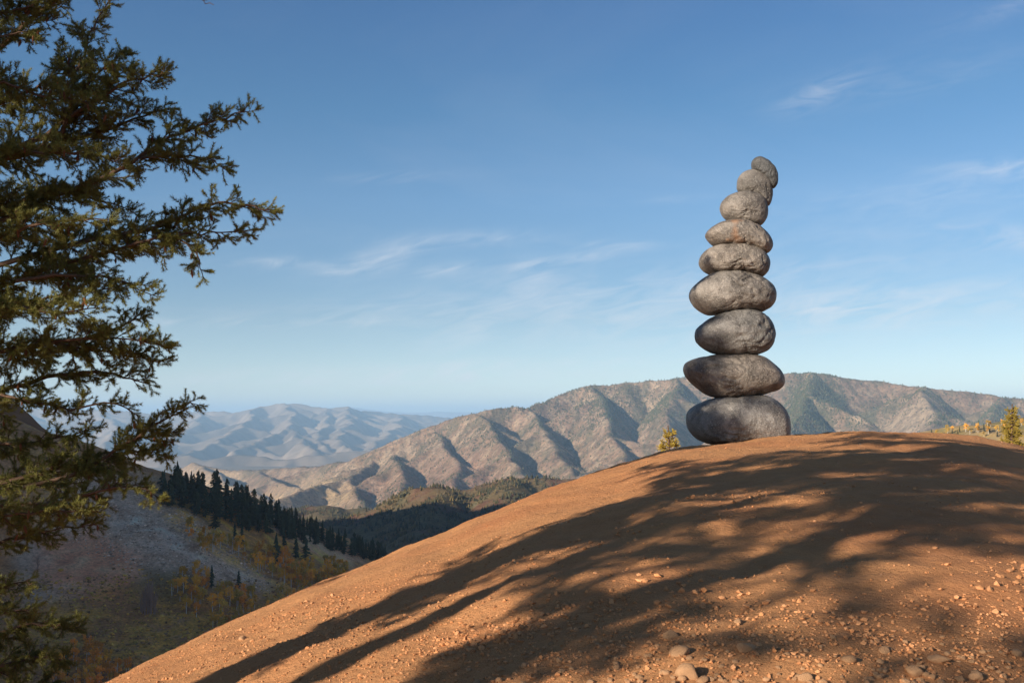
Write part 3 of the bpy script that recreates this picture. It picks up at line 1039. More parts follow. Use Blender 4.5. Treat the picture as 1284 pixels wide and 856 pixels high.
def place_shoots(tmpl, pos, dirs, scale):
    pos, dirs = np.asarray(pos, float), np.asarray(dirs, float)
    dirs = dirs / (np.linalg.norm(dirs, axis=1)[:, None] + 1e-9)
    s = np.cross(dirs, np.array([0.13, 0.21, 0.97]))
    s /= np.linalg.norm(s, axis=1)[:, None] + 1e-9
    t = np.cross(dirs, s)
    M = np.stack([dirs, s, t], 1)
    v = (tmpl[None] @ M) * np.asarray(scale, float)[:, None, None] + pos[:, None, :]
    v = v.reshape(-1, 3)
    return v, np.arange(len(v)).reshape(-1, 3)


TIPS = [shoot_template(40, 0.50, 0.040, s, 1.0) for s in (1, 2, 3)]
TIPS_LIGHT = [shoot_template(13, 0.5, 0.13, s) for s in (4, 5)]


def unit(v):
    v = np.asarray(v, float)
    return v / (np.linalg.norm(v) + 1e-9)


def grow_limb(pts, r0, rg, sec_len=0.55, spacing=0.13, start=0.12, wood_sides=5, dens=1.0, flat=0.55):
    """one limb with side branches and twigs; returns (wood builder, shoot positions, directions, lengths)"""
    wood = MB()
    pts = np.asarray(pts, float)
    seg = np.linalg.norm(np.diff(pts, axis=0), axis=1)
    cum = np.concatenate([[0], np.cumsum(seg)])
    Ltot = cum[-1]
    wood.tube(pts, np.linspace(r0 * 0.8, max(0.005, r0 * 0.12), len(pts)), 7)
    sp, sdr, ss = [], [], []

    def twig(p, d, ln, depth):
        n = 4
        q = [p]
        dd = unit(d)
        for k in range(n):
            dd = unit(dd + rg.normal(0, 0.13, 3) + np.array([0, 0, (-0.03 if k < 2 else 0.09)]))
            q.append(q[-1] + dd * ln / n)
        q = np.array(q)
        if depth == 0:
            wood.tube(q, np.linspace(0.009, 0.004, len(q)) * min(1.4, 0.6 + ln), 4)
            k = max(2, int(ln / 0.042 * dens))
            for i in range(k):
                t = (i + 0.6) / k
                if t < 0.12:
                    continue
                j = min(int(t * n), n - 1)
                pos = q[j] + (q[j + 1] - q[j]) * (t * n - j)
                tang = unit(q[j + 1] - q[j])
                side = unit(np.cross(tang, rg.normal(0, 1, 3) * np.array([0.6, 0.6, 1.0])))
                sgn = 1 if i % 2 else -1
                twig(pos, tang * 0.75 + side * sgn * 0.75, (0.10 + 0.20 * (1 - t)) * min(1.0, 0.45 + ln) * rg.uniform(0.7, 1.3), 1)
            sp.append(q[-2]); sdr.append(q[-1] - q[-2]); ss.append(rg.uniform(0.07, 0.11))
        else:
            wood.tube(q[[0, 2, 4]], [0.004, 0.0035, 0.002], 3)
            k = max(2, int(ln / 0.06 * dens))
            for i in range(k):
                t = (i + 0.7) / k
                j = min(int(t * n), n - 1)
                sp.append(q[j]); sdr.append(unit(q[j + 1] - q[j]) + rg.normal(0, 0.35, 3)); ss.append(rg.uniform(0.06, 0.105))
    s = start * Ltot
    i = 0
    while s < Ltot:
        j = min(np.searchsorted(cum, s) - 1, len(pts) - 2)
        j = max(j, 0)
        p = pts[j] + (pts[j + 1] - pts[j]) * (s - cum[j]) / seg[j]
        tang = unit(pts[j + 1] - pts[j])
        ref = unit(rg.normal(0, 1, 3) * np.array([flat, flat, 1.0]) + np.array([0, 0, 0.8]))
        side = unit(np.cross(tang, ref)) * (1 if i % 2 else -1)
        t = s / Ltot
        ln = sec_len * (1.05 - 0.72 * t) * rg.uniform(0.55, 1.25)
        twig(p, tang * 0.75 + side * 0.8 + np.array([0, 0, -0.05]), ln, 0)
        s += spacing * rg.uniform(0.6, 1.5)
        i += 1
    twig(pts[-1], pts[-1] - pts[-2], 0.09, 0)
    return wood, np.array(sp), np.array(sdr), np.array(ss)


bark_mat = mat('conifer_bark', (0.13, 0.078, 0.052), 0.95, vary=0.35, scale=14, bump=0.8, bscale=40, bdist=0.02, spec=0.1)
needle_mat = mat('conifer_needles', (0.18, 0.166, 0.04), 0.6, vary=0.45, scale=2.2, spec=0.25, trans=0.25, layers=((6.0, 0.58, 0.75, (0.20, 0.165, 0.04), 0.8),))
cone_mat = mat('cone_scales', (0.20, 0.075, 0.03), 0.8, vary=0.3, scale=30, rand=0.3)


def cone_mesh():
    mb = MB()
    rows = 7
    for i in range(rows):
        t = i / (rows - 1)
        r = 0.45 * math.sin(math.pi * (0.16 + 0.78 * t)) ** 0.8
        for k in range(7):
            an = (k + 0.5 * (i % 2)) * 2 * math.pi / 7
            c, s = math.cos(an), math.sin(an)
            z = -2.0 * t
            o_ = np.array([c * r * 0.45, s * r * 0.45, z + 0.12])
            tip = np.array([c * r, s * r, z - 0.22])
            sd_ = np.array([-s, c, 0]) * r * 0.5
            mb.add([o_ - sd_, o_ + sd_, tip + sd_ * 0.5, tip - sd_ * 0.5], [(0, 1, 2), (0, 2, 3)])
    an = np.arange(6) * math.pi / 3
    mb.tube([(0, 0, 0.25), (0, 0, -0.3), (0, 0, -1.2), (0, 0, -2.05)], [0.05, 0.2, 0.26, 0.08], 6)
    return mb.mesh('pine_cone')


CONE = cone_mesh()
CONE.materials.append(cone_mat)
TREE_Y = 12.0
TRUNK = (-7.6, 12.4)
# limbs traced as (px, py, depth offset in metres); each starts towards the trunk left of the frame
LIMBS = [
    (0.055, [(-150, 300, 0.3), (-40, 215, 0.1), (35, 178, 0.0), (75, 165, -0.1), (88, 137, -0.1), (92, 98, 0.0), (105, 70, 0.0), (116, 35, 0.1), (135, 4, 0.1)], 0.50),
    (0.035, [(60, 168, 0.0), (110, 132, -0.2), (150, 106, -0.3), (185, 98, -0.4), (215, 92, -0.4)], 0.45),
    (0.040, [(20, 195, 0.3), (88, 176, 0.2), (140, 161, 0.2), (182, 146, 0.3), (216, 137, 0.3)], 0.45),
    (0.050, [(-60, 300, -0.2), (60, 252, -0.2), (130, 224, -0.1), (175, 196, 0.0), (210, 174, 0.0), (245, 160, 0.1), (285, 147, 0.2), (316, 136, 0.2)], 0.52),
    (0.022, [(175, 198, 0.0), (225, 196, -0.2), (262, 198, -0.3), (286, 208, -0.3)], 0.36),
    (0.055, [(-70, 360, 0.3), (0, 332, 0.2), (105, 302, 0.0), (190, 288, -0.1), (224, 272, -0.1), (266, 256, -0.2), (310, 258, -0.2), (345, 262, -0.2)], 0.52),
    (0.020, [(190, 288, 0.0), (225, 300, -0.3), (246, 318, -0.4), (262, 340, -0.4)], 0.26),
    (0.045, [(-60, 372, -0.4), (0, 358, -0.4), (115, 320, -0.3), (196, 300, -0.3), (260, 292, -0.2), (316, 288, -0.2)], 0.50),
    (0.030, [(20, 352, -0.8), (90, 345, -0.7), (150, 352, -0.6), (198, 368, -0.6)], 0.38),
    (0.050, [(-60, 462, 0.4), (0, 442, 0.3), (105, 424, 0.1), (150, 408, 0.0), (186, 392, 0.0)], 0.50),
    (0.045, [(-60, 456, -0.3), (0, 440, -0.4), (70, 428, -0.5), (140, 424, -0.5), (208, 431, -0.5)], 0.46),
    (0.022, [(70, 430, -0.4), (140, 442, -0.2), (212, 452, -0.1)], 0.36),
    (0.055, [(-60, 515, 0.0), (0, 494, 0.0), (52, 475, 0.0), (105, 466, 0.0), (150, 470, 0.1), (194, 480, 0.1)], 0.44),
    (0.025, [(0, 494, -0.2), (35, 504, -0.3), (88, 512, -0.3), (140, 506, -0.3), (168, 518, -0.3)], 0.28),
    (0.032, [(30, 610, 0.0), (100, 590, 0.0), (154, 557, 0.0), (182, 540, 0.0), (217, 518, 0.0), (249, 502, 0.0)], 0.40),
    (0.020, [(154, 557, 0.1), (190, 546, 0.2), (226, 540, 0.3)], 0.28),
    (0.035, [(-60, 575, 0.5), (0, 558, 0.4), (60, 552, 0.3), (116, 537, 0.2)], 0.40),
    (0.035, [(-60, 640, -0.2), (0, 634, -0.2), (66, 630, -0.3), (138, 612, -0.4), (175, 612, -0.4), (204, 620, -0.4)], 0.42),
    (0.045, [(-60, 625, 0.5), (0, 606, 0.4), (60, 590, 0.3), (110, 574, 0.2), (165, 566, 0.2), (212, 570, 0.2)], 0.46),
    (0.040, [(-60, 690, 0.2), (0, 678, 0.1), (50, 668, 0.0), (112, 658, 0.0)], 0.40),
    (0.035, [(-60, 650, -0.8), (0, 648, -0.8), (60, 640, -0.9), (118, 640, -0.9)], 0.40),
    (0.035, [(-80, 760, 0.1), (-20, 745, 0.0), (10, 734, 0.0), (34, 727, 0.0)], 0.36),
    (0.045, [(-80, 800, 0.3), (0, 790, 0.2), (45, 781, 0.1), (86, 788, 0.1)], 0.40),
    (0.040, [(-80, 850, -0.4), (0, 835, -0.4), (40, 824, -0.5), (78, 826, -0.5)], 0.40),
    (0.040, [(-80, 800, -0.7), (-10, 770, -0.7), (30, 764, -0.8)], 0.40),
    (0.040, [(-80, 890, 0.2), (0, 870, 0.1), (60, 856, 0.1)], 0.40),
    (0.040, [(-120, 60, 0.2), (-30, 32, 0.1), (10, 16, 0.0), (46, 2, 0.0)], 0.40),
    (0.035, [(-120, 90, -0.3), (-30, 58, -0.4), (10, 44, -0.4), (36, 40, -0.4)], 0.34),
    (0.040, [(-100, 170, 0.5), (0, 130, 0.4), (60, 100, 0.3), (95, 84, 0.3)], 0.50),
    (0.040, [(-100, 250, -0.7), (0, 205, -0.8), (60, 190, -0.9), (120, 196, -0.9), (150, 205, -0.9)], 0.46),
    (0.045, [(-100, 300, 0.8), (0, 262, 0.8), (60, 236, 0.7), (120, 250, 0.7), (160, 262, 0.7)], 0.46),
    (0.045, [(-100, 330, -1.0), (0, 300, -1.1), (60, 278, -1.2), (130, 276, -1.2)], 0.46),
    (0.045, [(-100, 410, 0.7), (0, 390, 0.6), (70, 372, 0.5), (140, 360, 0.5)], 0.46),
    (0.045, [(-100, 400, -1.0), (0, 384, -1.1), (60, 392, -1.2), (120, 386, -1.2)], 0.42),
    (0.040, [(-100, 130, -0.8), (0, 105, -0.9), (50, 120, -0.9), (105, 128, -0.9)], 0.40),
    (0.055, [(-150, 190, 0.6), (-20, 70, 0.5), (80, -10, 0.4), (150, -50, 0.3), (215, -72, 0.2), (262, -80, 0.1)], 0.48),
    (0.055, [(-150, 120, 0.2), (-20, 10, 0.0), (80, -60, -0.1), (170, -110, -0.2), (225, -130, -0.2)], 0.48),
    (0.006, [(205, -60, 0.0), (228, -22, -0.1), (248, -4, -0.1), (258, 3, -0.1), (268, 6.5, -0.1)], 0.0),
    (0.018, [(92, 98, 0.0), (82, 72, 0.2), (78, 60, 0.2)], 0.22),
    (0.020, [(88, 137, 0.0), (120, 92, -0.3), (150, 70, -0.4), (158, 66, -0.4)], 0.30),
]


def frame_tree():
    rg = np.random.default_rng(3)
    base_z = float(mound_base(np.array([TRUNK[0]]), np.array([TRUNK[1]]))[0]) - 0.3
    top = 6.6
    t = root('fir_tree', (TRUNK[0], TRUNK[1], base_z), 'big dark conifer hung with brown cones, its branches filling the left side', 'tree')
    loc = np.array([TRUNK[0], TRUNK[1], base_z])
    tr = MB()
    zz = np.linspace(0, top - base_z, 14)
    tr.tube(np.stack([0.06 * np.sin(zz), 0.05 * np.cos(zz * 0.7), zz], 1), np.linspace(0.30, 0.05, 14), 12)
    obj('trunk', tr.mesh('trunk', True), bark_mat, t)
    back = []
    for k in range(16):                                          # the limbs on the side away from the mound
        z0 = base_z + 2.4 + (6.2 - base_z - 2.4) * k / 15
        an = math.radians((100, 195, 250, 150)[k % 4] + rg.uniform(-18, 18))
        ln = (2.3 - 1.3 * k / 15) * rg.uniform(0.8, 1.15)
        d = np.array([math.cos(an), math.sin(an), 0]) * ln
        b0 = np.array([TRUNK[0], TRUNK[1], z0])
        back.append((0.035, np.array([b0, b0 + d * 0.4 + [0, 0, 0.02], b0 + d * 0.75 - [0, 0, 0.08], b0 + d + [0, 0, 0.05]]), 0.46))
    for li, (r0, pl, sl) in enumerate(LIMBS + back):
        given = isinstance(pl, np.ndarray)
        if not given and pl[-1][0] > 180 and sl > 0:                           # the foliage reaches past the end of the wood
            pl = pl[:-1] + [(pl[-1][0] - 9, pl[-1][1] + 1, pl[-1][2])]
        pts = pl if given else np.array([P(a, b, TREE_Y + c) for a, b, c in pl])
        if not given and pl[0][0] < -30 and pl[0][1] < 900:                    # run the limb back to the trunk
            pts = pts[pts[:, 0] > TRUNK[0] + 0.45]
            h = min(pts[0][2] - 0.25 * abs(pts[0][0] - TRUNK[0]) * 0.6, top - 0.4)
            pts = np.vstack([[TRUNK[0], TRUNK[1], h], pts])
        L3 = float(np.linalg.norm(np.diff(pts, axis=0), axis=1).sum())
        sp_ = spline(pts, max(10, int(L3 / 0.15)))
        sp_[1:-1] += rg.normal(0, 0.012, sp_[1:-1].shape)
        if sl == 0.0:
            w = MB()
            w.tube(sp_, np.linspace(0.009, 0.004, len(sp_)), 5)
            w.tube(spline([sp_[-4], sp_[-3] + np.array([0.05, 0, 0.06]), sp_[-3] + np.array([0.1, 0, 0.09])], 5), 0.004, 4)
            b = obj('branch', w.mesh('branch', True), bark_mat, t, loc=-loc)
            b['label'] = 'bare twig tip hanging in at the top edge'
            continue
        st = 0.2 if given else (0.30 if pl[0][0] < -30 else 0.12)
        wood, sp, sdr, ss = grow_limb(sp_, r0, rg, sec_len=sl * 1.05, spacing=0.066, start=st, dens=1.3)
        b = obj('branch', wood.mesh('branch', True), bark_mat, t, loc=-loc)
        fv = MB()
        pick = rg.integers(0, 3, len(sp))
        for k in range(3):
            s_ = pick == k
            if s_.any():
                fv.add(*place_shoots(TIPS[k], sp[s_], sdr[s_], ss[s_]))
        obj('needles', fv.mesh('needles'), needle_mat, b, kind='stuff')
        # cones on the outer half, hanging from twigs that reach into view
        px, py = to_px(sp[:, 0], sp[:, 1], sp[:, 2])
        cand = np.where((px > 5) & (px < 350) & (py > 5) & (py < 700))[0]
        hi = pts[:, 2].mean() > 0.2
        for k in rg.choice(cand, min(len(cand), int(rg.integers(3, 7)) if hi else 1), replace=False) if len(cand) else []:
            co = obj('pine_cone', CONE, parent=b, loc=tuple(sp[k] + np.array([0, -0.03, -0.02])))
            s_ = rg.uniform(0.032, 0.045)
            co.scale = (s_, s_, s_)
            co.rotation_euler = (rg.uniform(-0.35, 0.35), rg.uniform(-0.35, 0.35), rg.uniform(0, 6))
    return t


frame_tree()

# trees of the same kind to the left of the camera: they stand out of view and shade the mound
def shade_tree(seed, height, crown0, prof, n_limbs, dens, lop, sec=0.46, size=1.7):
    """prof: (height above the crown base as a share, branch reach in metres)"""
    rg = np.random.default_rng(seed)
    tr, wd, fl = MB(), MB(), MB()
    zz = np.linspace(0, height, 14)
    tr.tube(np.stack([0.05 * np.sin(zz + seed) - 0.05 * math.sin(seed), 0.05 * np.cos(zz * 0.8) - 0.05, zz], 1), np.linspace(0.025 * height, 0.02, 14), 10)
    for i in range(n_limbs):
        f = i / (n_limbs - 1)
        z0 = crown0 + (height - 0.25 - crown0) * f
        an = i * 2.39996 + rg.normal(0, 0.35)
        r = interp(prof, f) * rg.uniform(0.6, 1.15)
        r *= 1 + lop * math.cos(an - 2.3)
        d = np.array([math.cos(an), math.sin(an), 0])
        dr = rg.uniform(-0.16, 0.10)
        pts = np.array([[0, 0, z0], d * r * 0.35 + [0, 0, z0 + 0.4 * dr * r], d * r * 0.7 + [0, 0, z0 + dr * r], d * r + [0, 0, z0 + dr * r + 0.10 * r]])
        sp_ = spline(pts, 10)
        wood, sp, sdr, ss = grow_limb(sp_, 0.02 + 0.010 * r, rg, sec_len=sec, spacing=0.11 * sec / 0.46, start=0.12, dens=dens, flat=0.35)
        wd.v += wood.v
        wd.f += [q + wd.n for q in wood.f]
        wd.n += wood.n
        fl.add(*place_shoots(TIPS_LIGHT[i % 2], sp, sdr, ss * size))
    return tr.mesh('trunk', True), wd.mesh('branches', True), fl.mesh('needles')


def sun_side(s, q):
    """ground point from its offset across the sunlight and its distance along it"""
    sa, ca = math.sin(SUN_AZ), math.cos(SUN_AZ)
    return ca * s + sa * q, -sa * s + ca * q


SHADE = [  # across the light, along it, seed, height, crown base, reach profile, limbs, foliage density
    (-3.7, -8.0, 511, 10.5, 3.3, [(0, 1.1), (0.15, 1.3), (0.3, 1.7), (0.6, 2.0), (1, 0.4)], 31, 0.6, 0.0, 'tall bushy conifer standing behind the camera, crown almost to the ground'),
    (-5.75, -4.0, 512, 11.0, 2.7, [(0, 0.3), (0.26, 0.5), (0.32, 1.9), (0.5, 2.3), (0.75, 1.7), (1, 0.3)], 36, 0.62, 0.35, 'conifer with a long bare trunk left of the camera'),
    (-5.95, -11.0, 515, 13.0, 7.6, [(0, 1.5), (0.4, 1.8), (1, 0.4)], 11, 0.7, 0.0, 'tallest conifer, furthest behind the camera'),
    (-5.0, -6.0, 519, 8.0, 4.1, [(0, 1.3), (0.4, 1.9), (1, 0.4)], 24, 0.56, 0.0, 'short open conifer left of the camera'),
    (0.3, -9.0, 513, 9.0, 4.3, [(0, 2.4), (0.3, 3.2), (0.6, 2.4), (1, 0.3)], 14, 0.55, 0.2, 'thin conifer with wide open branches behind the camera'),
    (-11.7, -10.0, 523, 12.2, 9.0, [(0, 1.1), (0.4, 1.5), (0.8, 1.2), (1, 0.5)], 17, 0.55, 0.0, 'tall conifer with a high crown on the slope to the left of the camera'),
    (-12.3, -13.0, 517, 13.2, 2.6, [(0, 1.9), (0.3, 2.0), (0.85, 1.9), (1, 0.7)], 46, 0.7, 0.0, 'dense conifer up the slope to the left of the camera'),
]
for (s_, q_, seed, hgt, c0, prof, nl, dn, lop, lab) in SHADE:
    x, y = sun_side(s_, q_)
    z = float(mound_base(np.array([x]), np.array([y]))[0]) - 0.2
    a, b, c = shade_tree(seed, hgt, c0, prof, nl, dn, lop)
    t = root('fir_tree', (x, y, z), lab, 'tree', 'conifers beside the mound')
    obj('trunk', a, bark_mat, t)
    br = obj('branches', b, bark_mat, t)
    obj('needles', c, needle_mat, br, kind='stuff')

# ------------------------------------------------------------------ trees on the hills
def far_conifer(seed, rows, per, ragged, width):
    """unit-height conifer: trunk and drooping sprays of small faces"""
    rg = np.random.default_rng(seed)
    tr, cr = MB(), MB()
    tr.tube([(0, 0, 0), (0.004, 0, 0.5), (0, 0, 0.98)], [0.022, 0.014, 0.003], 5)
    for i in range(rows):
        f = i / rows
        z = 0.12 + 0.86 * f
        w = width * (1 - f) ** (0.85 if width < 0.24 else 0.7) * (1 + ragged * rg.normal()) + 0.012
        for k in range(max(3, int(per * (1 - 0.5 * f)))):
            an = rg.uniform(0, 6.283)
            c, s = math.cos(an), math.sin(an)
            r = w * rg.uniform(0.6, 1.15)
            zt = z - 0.10 * r / width * rg.uniform(0.2, 0.9) * 0.6
            wd = 0.25 * r + 0.012
            tip = np.array([c * r, s * r, zt])
            a = np.array([c * r * 0.25 - s * wd, s * r * 0.25 + c * wd, z + rg.uniform(-0.01, 0.02)])
            b = np.array([c * r * 0.25 + s * wd, s * r * 0.25 - c * wd, z - rg.uniform(0, 0.03)])
            top_ = np.array([0, 0, z + 0.035])
            cr.add([top_, a, tip, b], [(0, 1, 2), (0, 2, 3)])
            m_ = (a + tip) / 2 + [0, 0, -0.02]
            cr.add([m_, tip + np.array([-s * wd * .7, c * wd * .7, -0.02]), tip * 0.85 + [0, 0, 0.03], b], [(0, 1, 2), (0, 2, 3)])
    return tr.mesh('trunk'), cr.mesh('crown')


def aspen(seed, n, bare=False):
    rg = np.random.default_rng(seed)
    tr, cr = MB(), MB()
    lean = rg.normal(0, 0.03, 2)
    tr.tube([(0, 0, 0), (lean[0] * 0.5, lean[1] * 0.5, 0.5), (lean[0], lean[1], 0.93)], [0.022, 0.016, 0.004], 5)
    for k in range(8 if not bare else 22):
        z = rg.uniform(0.35, 0.85) if not bare else rg.uniform(0.02, 0.7)
        an = rg.uniform(0, 6.28)
        l_ = rg.uniform(0.08, 0.2) if not bare else rg.uniform(0.2, 0.38)
        up = 0.9 if not bare else 2.6
        d = unit([math.cos(an), math.sin(an), up]) * l_
        b0 = np.array([lean[0] * z, lean[1] * z, z])
        tr.tube([b0, b0 + d * 0.5 + [0, 0, 0.01], b0 + d], [0.008, 0.005, 0.002], 4)
    if bare:
        return tr.mesh('trunk'), None
    cl = rg.normal(0, 1, (9, 3)) * np.array([0.085, 0.085, 0.15]) + [lean[0] * 0.7, lean[1] * 0.7, 0.66]
    for k in range(n):
        p = cl[rg.integers(9)] + rg.normal(0, 1, 3) * np.array([0.042, 0.042, 0.05])
        if p[2] > 1.0 or p[2] < 0.25:
            continue
        a, b = rg.normal(0, 1, 3), rg.normal(0, 1, 3)
        a, b = unit(a) * 0.036, unit(b) * 0.036
        cr.add([p - a, p + b, p + a, p - b], [(0, 1, 2), (0, 2, 3)])
    return tr.mesh('trunk'), cr.mesh('crown')


fir_mat = mat('fir_needles', (0.042, 0.052, 0.026), 0.8, vary=0.3, scale=4, rand=0.35, spec=0.1)
firl_mat = mat('olive_fir_needles', (0.36, 0.255, 0.05), 0.8, vary=0.35, scale=4, rand=0.2, spec=0.1, trans=0.15)
fbark_mat = mat('fir_bark', (0.12, 0.085, 0.06), 0.95, vary=0.2, scale=10)
aspen_bark = mat('aspen_bark', (0.55, 0.50, 0.43), 0.8, vary=0.25, scale=12)
asp_mats = [mat('gold_aspen_leaves', (0.78, 0.41, 0.045), 0.8, vary=0.3, scale=5, rand=0.3, trans=0.25),
            mat('orange_aspen_leaves', (0.78, 0.32, 0.04), 0.8, vary=0.3, scale=5, rand=0.3, trans=0.25),
            mat('olive_aspen_leaves', (0.56, 0.35, 0.06), 0.8, vary=0.3, scale=5, rand=0.3, trans=0.25)]
FIRS = [far_conifer(600 + i, 22, 7, 0.16, 0.15 + 0.02 * (i % 3)) for i in range(5)] + [far_conifer(620 + i, 17, 9, 0.40, 0.24) for i in range(3)]
ASPENS = [aspen(640 + i, 420) for i in range(6)]
for tr_, cr_ in FIRS:
    tr_.materials.append(fbark_mat)
    cr_.materials.append(fir_mat)
ASP = []
for i, (tr_, cr_) in enumerate(ASPENS):
    tr_.materials.append(aspen_bark)
    for j in range(3):
        c2 = cr_.copy()
        c2.materials.append(asp_mats[j])
        ASP.append((tr_, c2, j))


def plant(name, meshes, loc, h, label, cat, group):
    t = root(name, loc, label, cat, group, random.uniform(0, 6.28), h)
    wx = random.uniform(0.85, 1.15)
    t.scale = (h * wx, h * wx, h)
    obj('trunk', meshes[0], parent=t)
    if meshes[1] is not None:
        obj('crown', meshes[1], parent=t)
    return t


def hill_spot(px, py):
    return terrain_hit(hill_h, px, py, 230, 720, 900)


def hill_tree(px, py_base, hpx, kind, label, group, var=None, name=None):
    q = hill_spot(px, py_base)
    if q is None:
        return None
    h = hpx / F * q[1]
    loc = (q[0], q[1], q[2] - 0.3)
    if kind == 'fir':
        return plant('fir_tree', FIRS[var if var is not None else random.randrange(len(FIRS))], loc, h, label, 'tree', group)
    k = var if var is not None else random.randrange(len(ASP))
    label = label.replace('COLOUR', ('golden', 'orange', 'olive')[ASP[k][2]])
    return plant('aspen_tree', ASP[k][:2], loc, h, label, 'tree', group)


GF, GA = 'dark conifers along the shaded ridge', 'autumn aspens on the shaded hillside'
# single trees one can point to
for (px, py, h, v, lab) in [
    (346, 708, 42, 1, 'tall narrow dark conifer standing in the yellow aspens, widest at its foot'),
    (356, 690, 26, 2, 'slim conifer just behind the tall narrow one among the aspens'),
    (265, 737, 30, 0, 'small dark conifer beside the orange aspens under the pale scree'),
    (299, 737, 24, 4, 'lone small conifer at the lower tip of the pale scree'),
    (303, 684, 34, 3, 'dark conifer at the upper edge of the golden aspens, below the ridge trees'),
    (294, 676, 22, 1, 'thin pointed conifer left of the dark one at the aspens’ upper edge'),
    (383, 706, 34, 5, 'ragged half-bare conifer at the right end of the aspen belt'),
    (371, 700, 30, 2, 'narrow conifer between the tall one and the ragged one in the aspen belt'),
    (219, 603, 22, 6, 'open-crowned tree standing alone at the top left of the ridge line'),
    (232, 607, 17, 6, 'smaller open-crowned tree beside the lone one on the ridge line'),
    (270, 663, 36, 7, 'broad dark conifer with its foot below the ridge trees, over the brown grass'),
    (82, 856, 42, 1, 'dark conifer rising from the orange aspens at the lower left'),
    (108, 815, 22, 0, 'little dark conifer behind the orange aspens at the lower left'),
]:
    hill_tree(px, py, h, 'fir', lab.replace('’', "'"), GF, v)
rr_ = random.Random(9)
# the belt of conifers along the ridge
ridge_line = [(200, 600), (240, 612), (285, 628), (330, 648), (380, 668), (420, 684), (480, 705)]
for k in range(210):
    px = 203 + 280 * rr_.random() ** 0.92
    yb = interp(ridge_line, px)
    off = rr_.random()
    depth = interp([(200, 34), (300, 34), (340, 20), (400, 14), (480, 4)], px)
    hgt = interp([(200, 26), (260, 34), (310, 34), (350, 28), (420, 26), (480, 24)], px) * rr_.uniform(0.7, 1.15)
    lab = 'dark conifer in the dense upper stand on the left ridge' if px < 335 else 'dark conifer in the lower row running down the ridge to the valley'
    v = rr_.choice([0, 2, 5, 6, 7, 5, 6, 7] if px < 350 else [0, 1, 2, 3, 4, 5])
    where = 'upper' if off < 0.34 else ('lower' if off > 0.67 else 'middle')
    lab = ('broad ragged' if v > 4 else 'narrow pointed') + ' ' + lab.replace('dense upper stand on the left ridge', where + ' rows of the upper ridge stand').replace('running down the ridge ', 'running down ')
    hill_tree(px, yb + off * depth - 2, hgt, 'fir', lab, GF, v)
# aspens
zones = [
    ([(215, 655), (250, 662), (310, 690), (380, 705), (440, 712), (430, 735), (385, 745), (330, 715), (255, 690)], 95, 16, 25, [0, 0, 1, 2], 'COLOUR aspen in the upper belt between the ridge conifers and the scree'),
    ([(205, 735), (245, 720), (285, 738), (335, 760), (345, 782), (290, 800), (235, 770)], 55, 16, 27, [0, 0, 1, 2], 'COLOUR aspen with a white trunk in the lower grove below the scree'),
    ([(345, 740), (440, 712), (450, 722), (400, 748), (350, 765)], 35, 12, 18, [0, 2, 2], 'small COLOUR aspen low in the valley next to the sunlit slope'),
    ([(85, 815), (120, 818), (165, 838), (150, 860), (90, 875), (60, 850)], 45, 18, 28, [0, 1, 1, 1], 'COLOUR aspen in the grove at the lower left corner'),
]
for poly, n, h0, h1, cols, lab in zones:
    pl = np.array(poly, float)
    k = 0
    while k < n:
        px, py = rr_.uniform(pl[:, 0].min(), pl[:, 0].max()), rr_.uniform(pl[:, 1].min(), pl[:, 1].max())
        if in_poly(np.array([px]), np.array([py]), pl, 0.01)[0] < 0.5:
            continue
        c = rr_.choice(cols)
        hill_tree(px, py + 4, rr_.uniform(h0, h1), 'aspen', lab, GA, rr_.randrange(6) * 3 + c)
        k += 1
for (px, py, h, v, lab) in [(298, 808, 30, 0, 'tall aspen with a bare white trunk at the bottom of the lower grove'), (279, 805, 26, 2, 'thin white-trunked aspen left of the tallest bare one'),
                            (240, 757, 26, 1, 'rounded amber aspen at the left end of the lower grove')]:
    hill_tree(px, py, h, 'aspen', lab, GA, v)
# leafless trees
bare = [aspen(700 + i, 0, True)[0] for i in range(3)]
bare_mat = mat('bare_wood', (0.27, 0.17, 0.14), 0.9, vary=0.2, scale=8)
for m_ in bare:
    m_.materials.append(bare_mat)
q = hill_spot(185, 770)
t = root('bare_tree', (q[0], q[1], q[2] - 0.3), 'grey leafless clump of upright stems alone on the shaded slope', 'tree')
for k, (dx, dy, s) in enumerate([(0, 0, 1.0), (-1.3, 0.4, 0.85), (1.2, -0.3, 0.9), (0.5, 0.9, 0.8), (-0.6, -0.8, 0.75), (2.2, 0.5, 0.6), (-2.3, 0.2, 0.6), (1.7, 0.9, 0.7), (-1.6, -0.6, 0.7)]):
    h = 50 / F * q[1] * s
    b = obj('stem', bare[k % 3], parent=t, loc=(dx * q[1] / 330, dy, 0))
    b.scale, b.rotation_euler = (h * 1.1, h * 1.1, h), (dy * 0.03, dx * 0.03, k * 1.3)
q = hill_spot(47, 716)
t = root('bare_tree', (q[0], q[1], q[2] - 0.3), 'small pale leafless tree on the slope just below the big conifer branches', 'tree')
b = obj('stem', bare[1], parent=t)
h = 24 / F * q[1]
b.scale = (h, h, h)

# two conifer tops looking over the crest of the mound, and a grove on the far right slope
def crest_tree(name, px, top, Y, seed, c0, prof, limbs, dens, label):
    x, y, z = P(px, top, Y)
    g = float(mound_base(np.array([x]), np.array([y]))[0]) - 0.2
    a, b, c = shade_tree(seed, z - g, c0, prof, limbs, dens, 0.0, 0.24, 1.25)
    t = root(name, (x, y, g), label, 'tree')
    obj('trunk', a, bark_mat, t)
    br = obj('branches', b, bark_mat, t)
    obj('needles', c, firl_mat, br, kind='stuff')


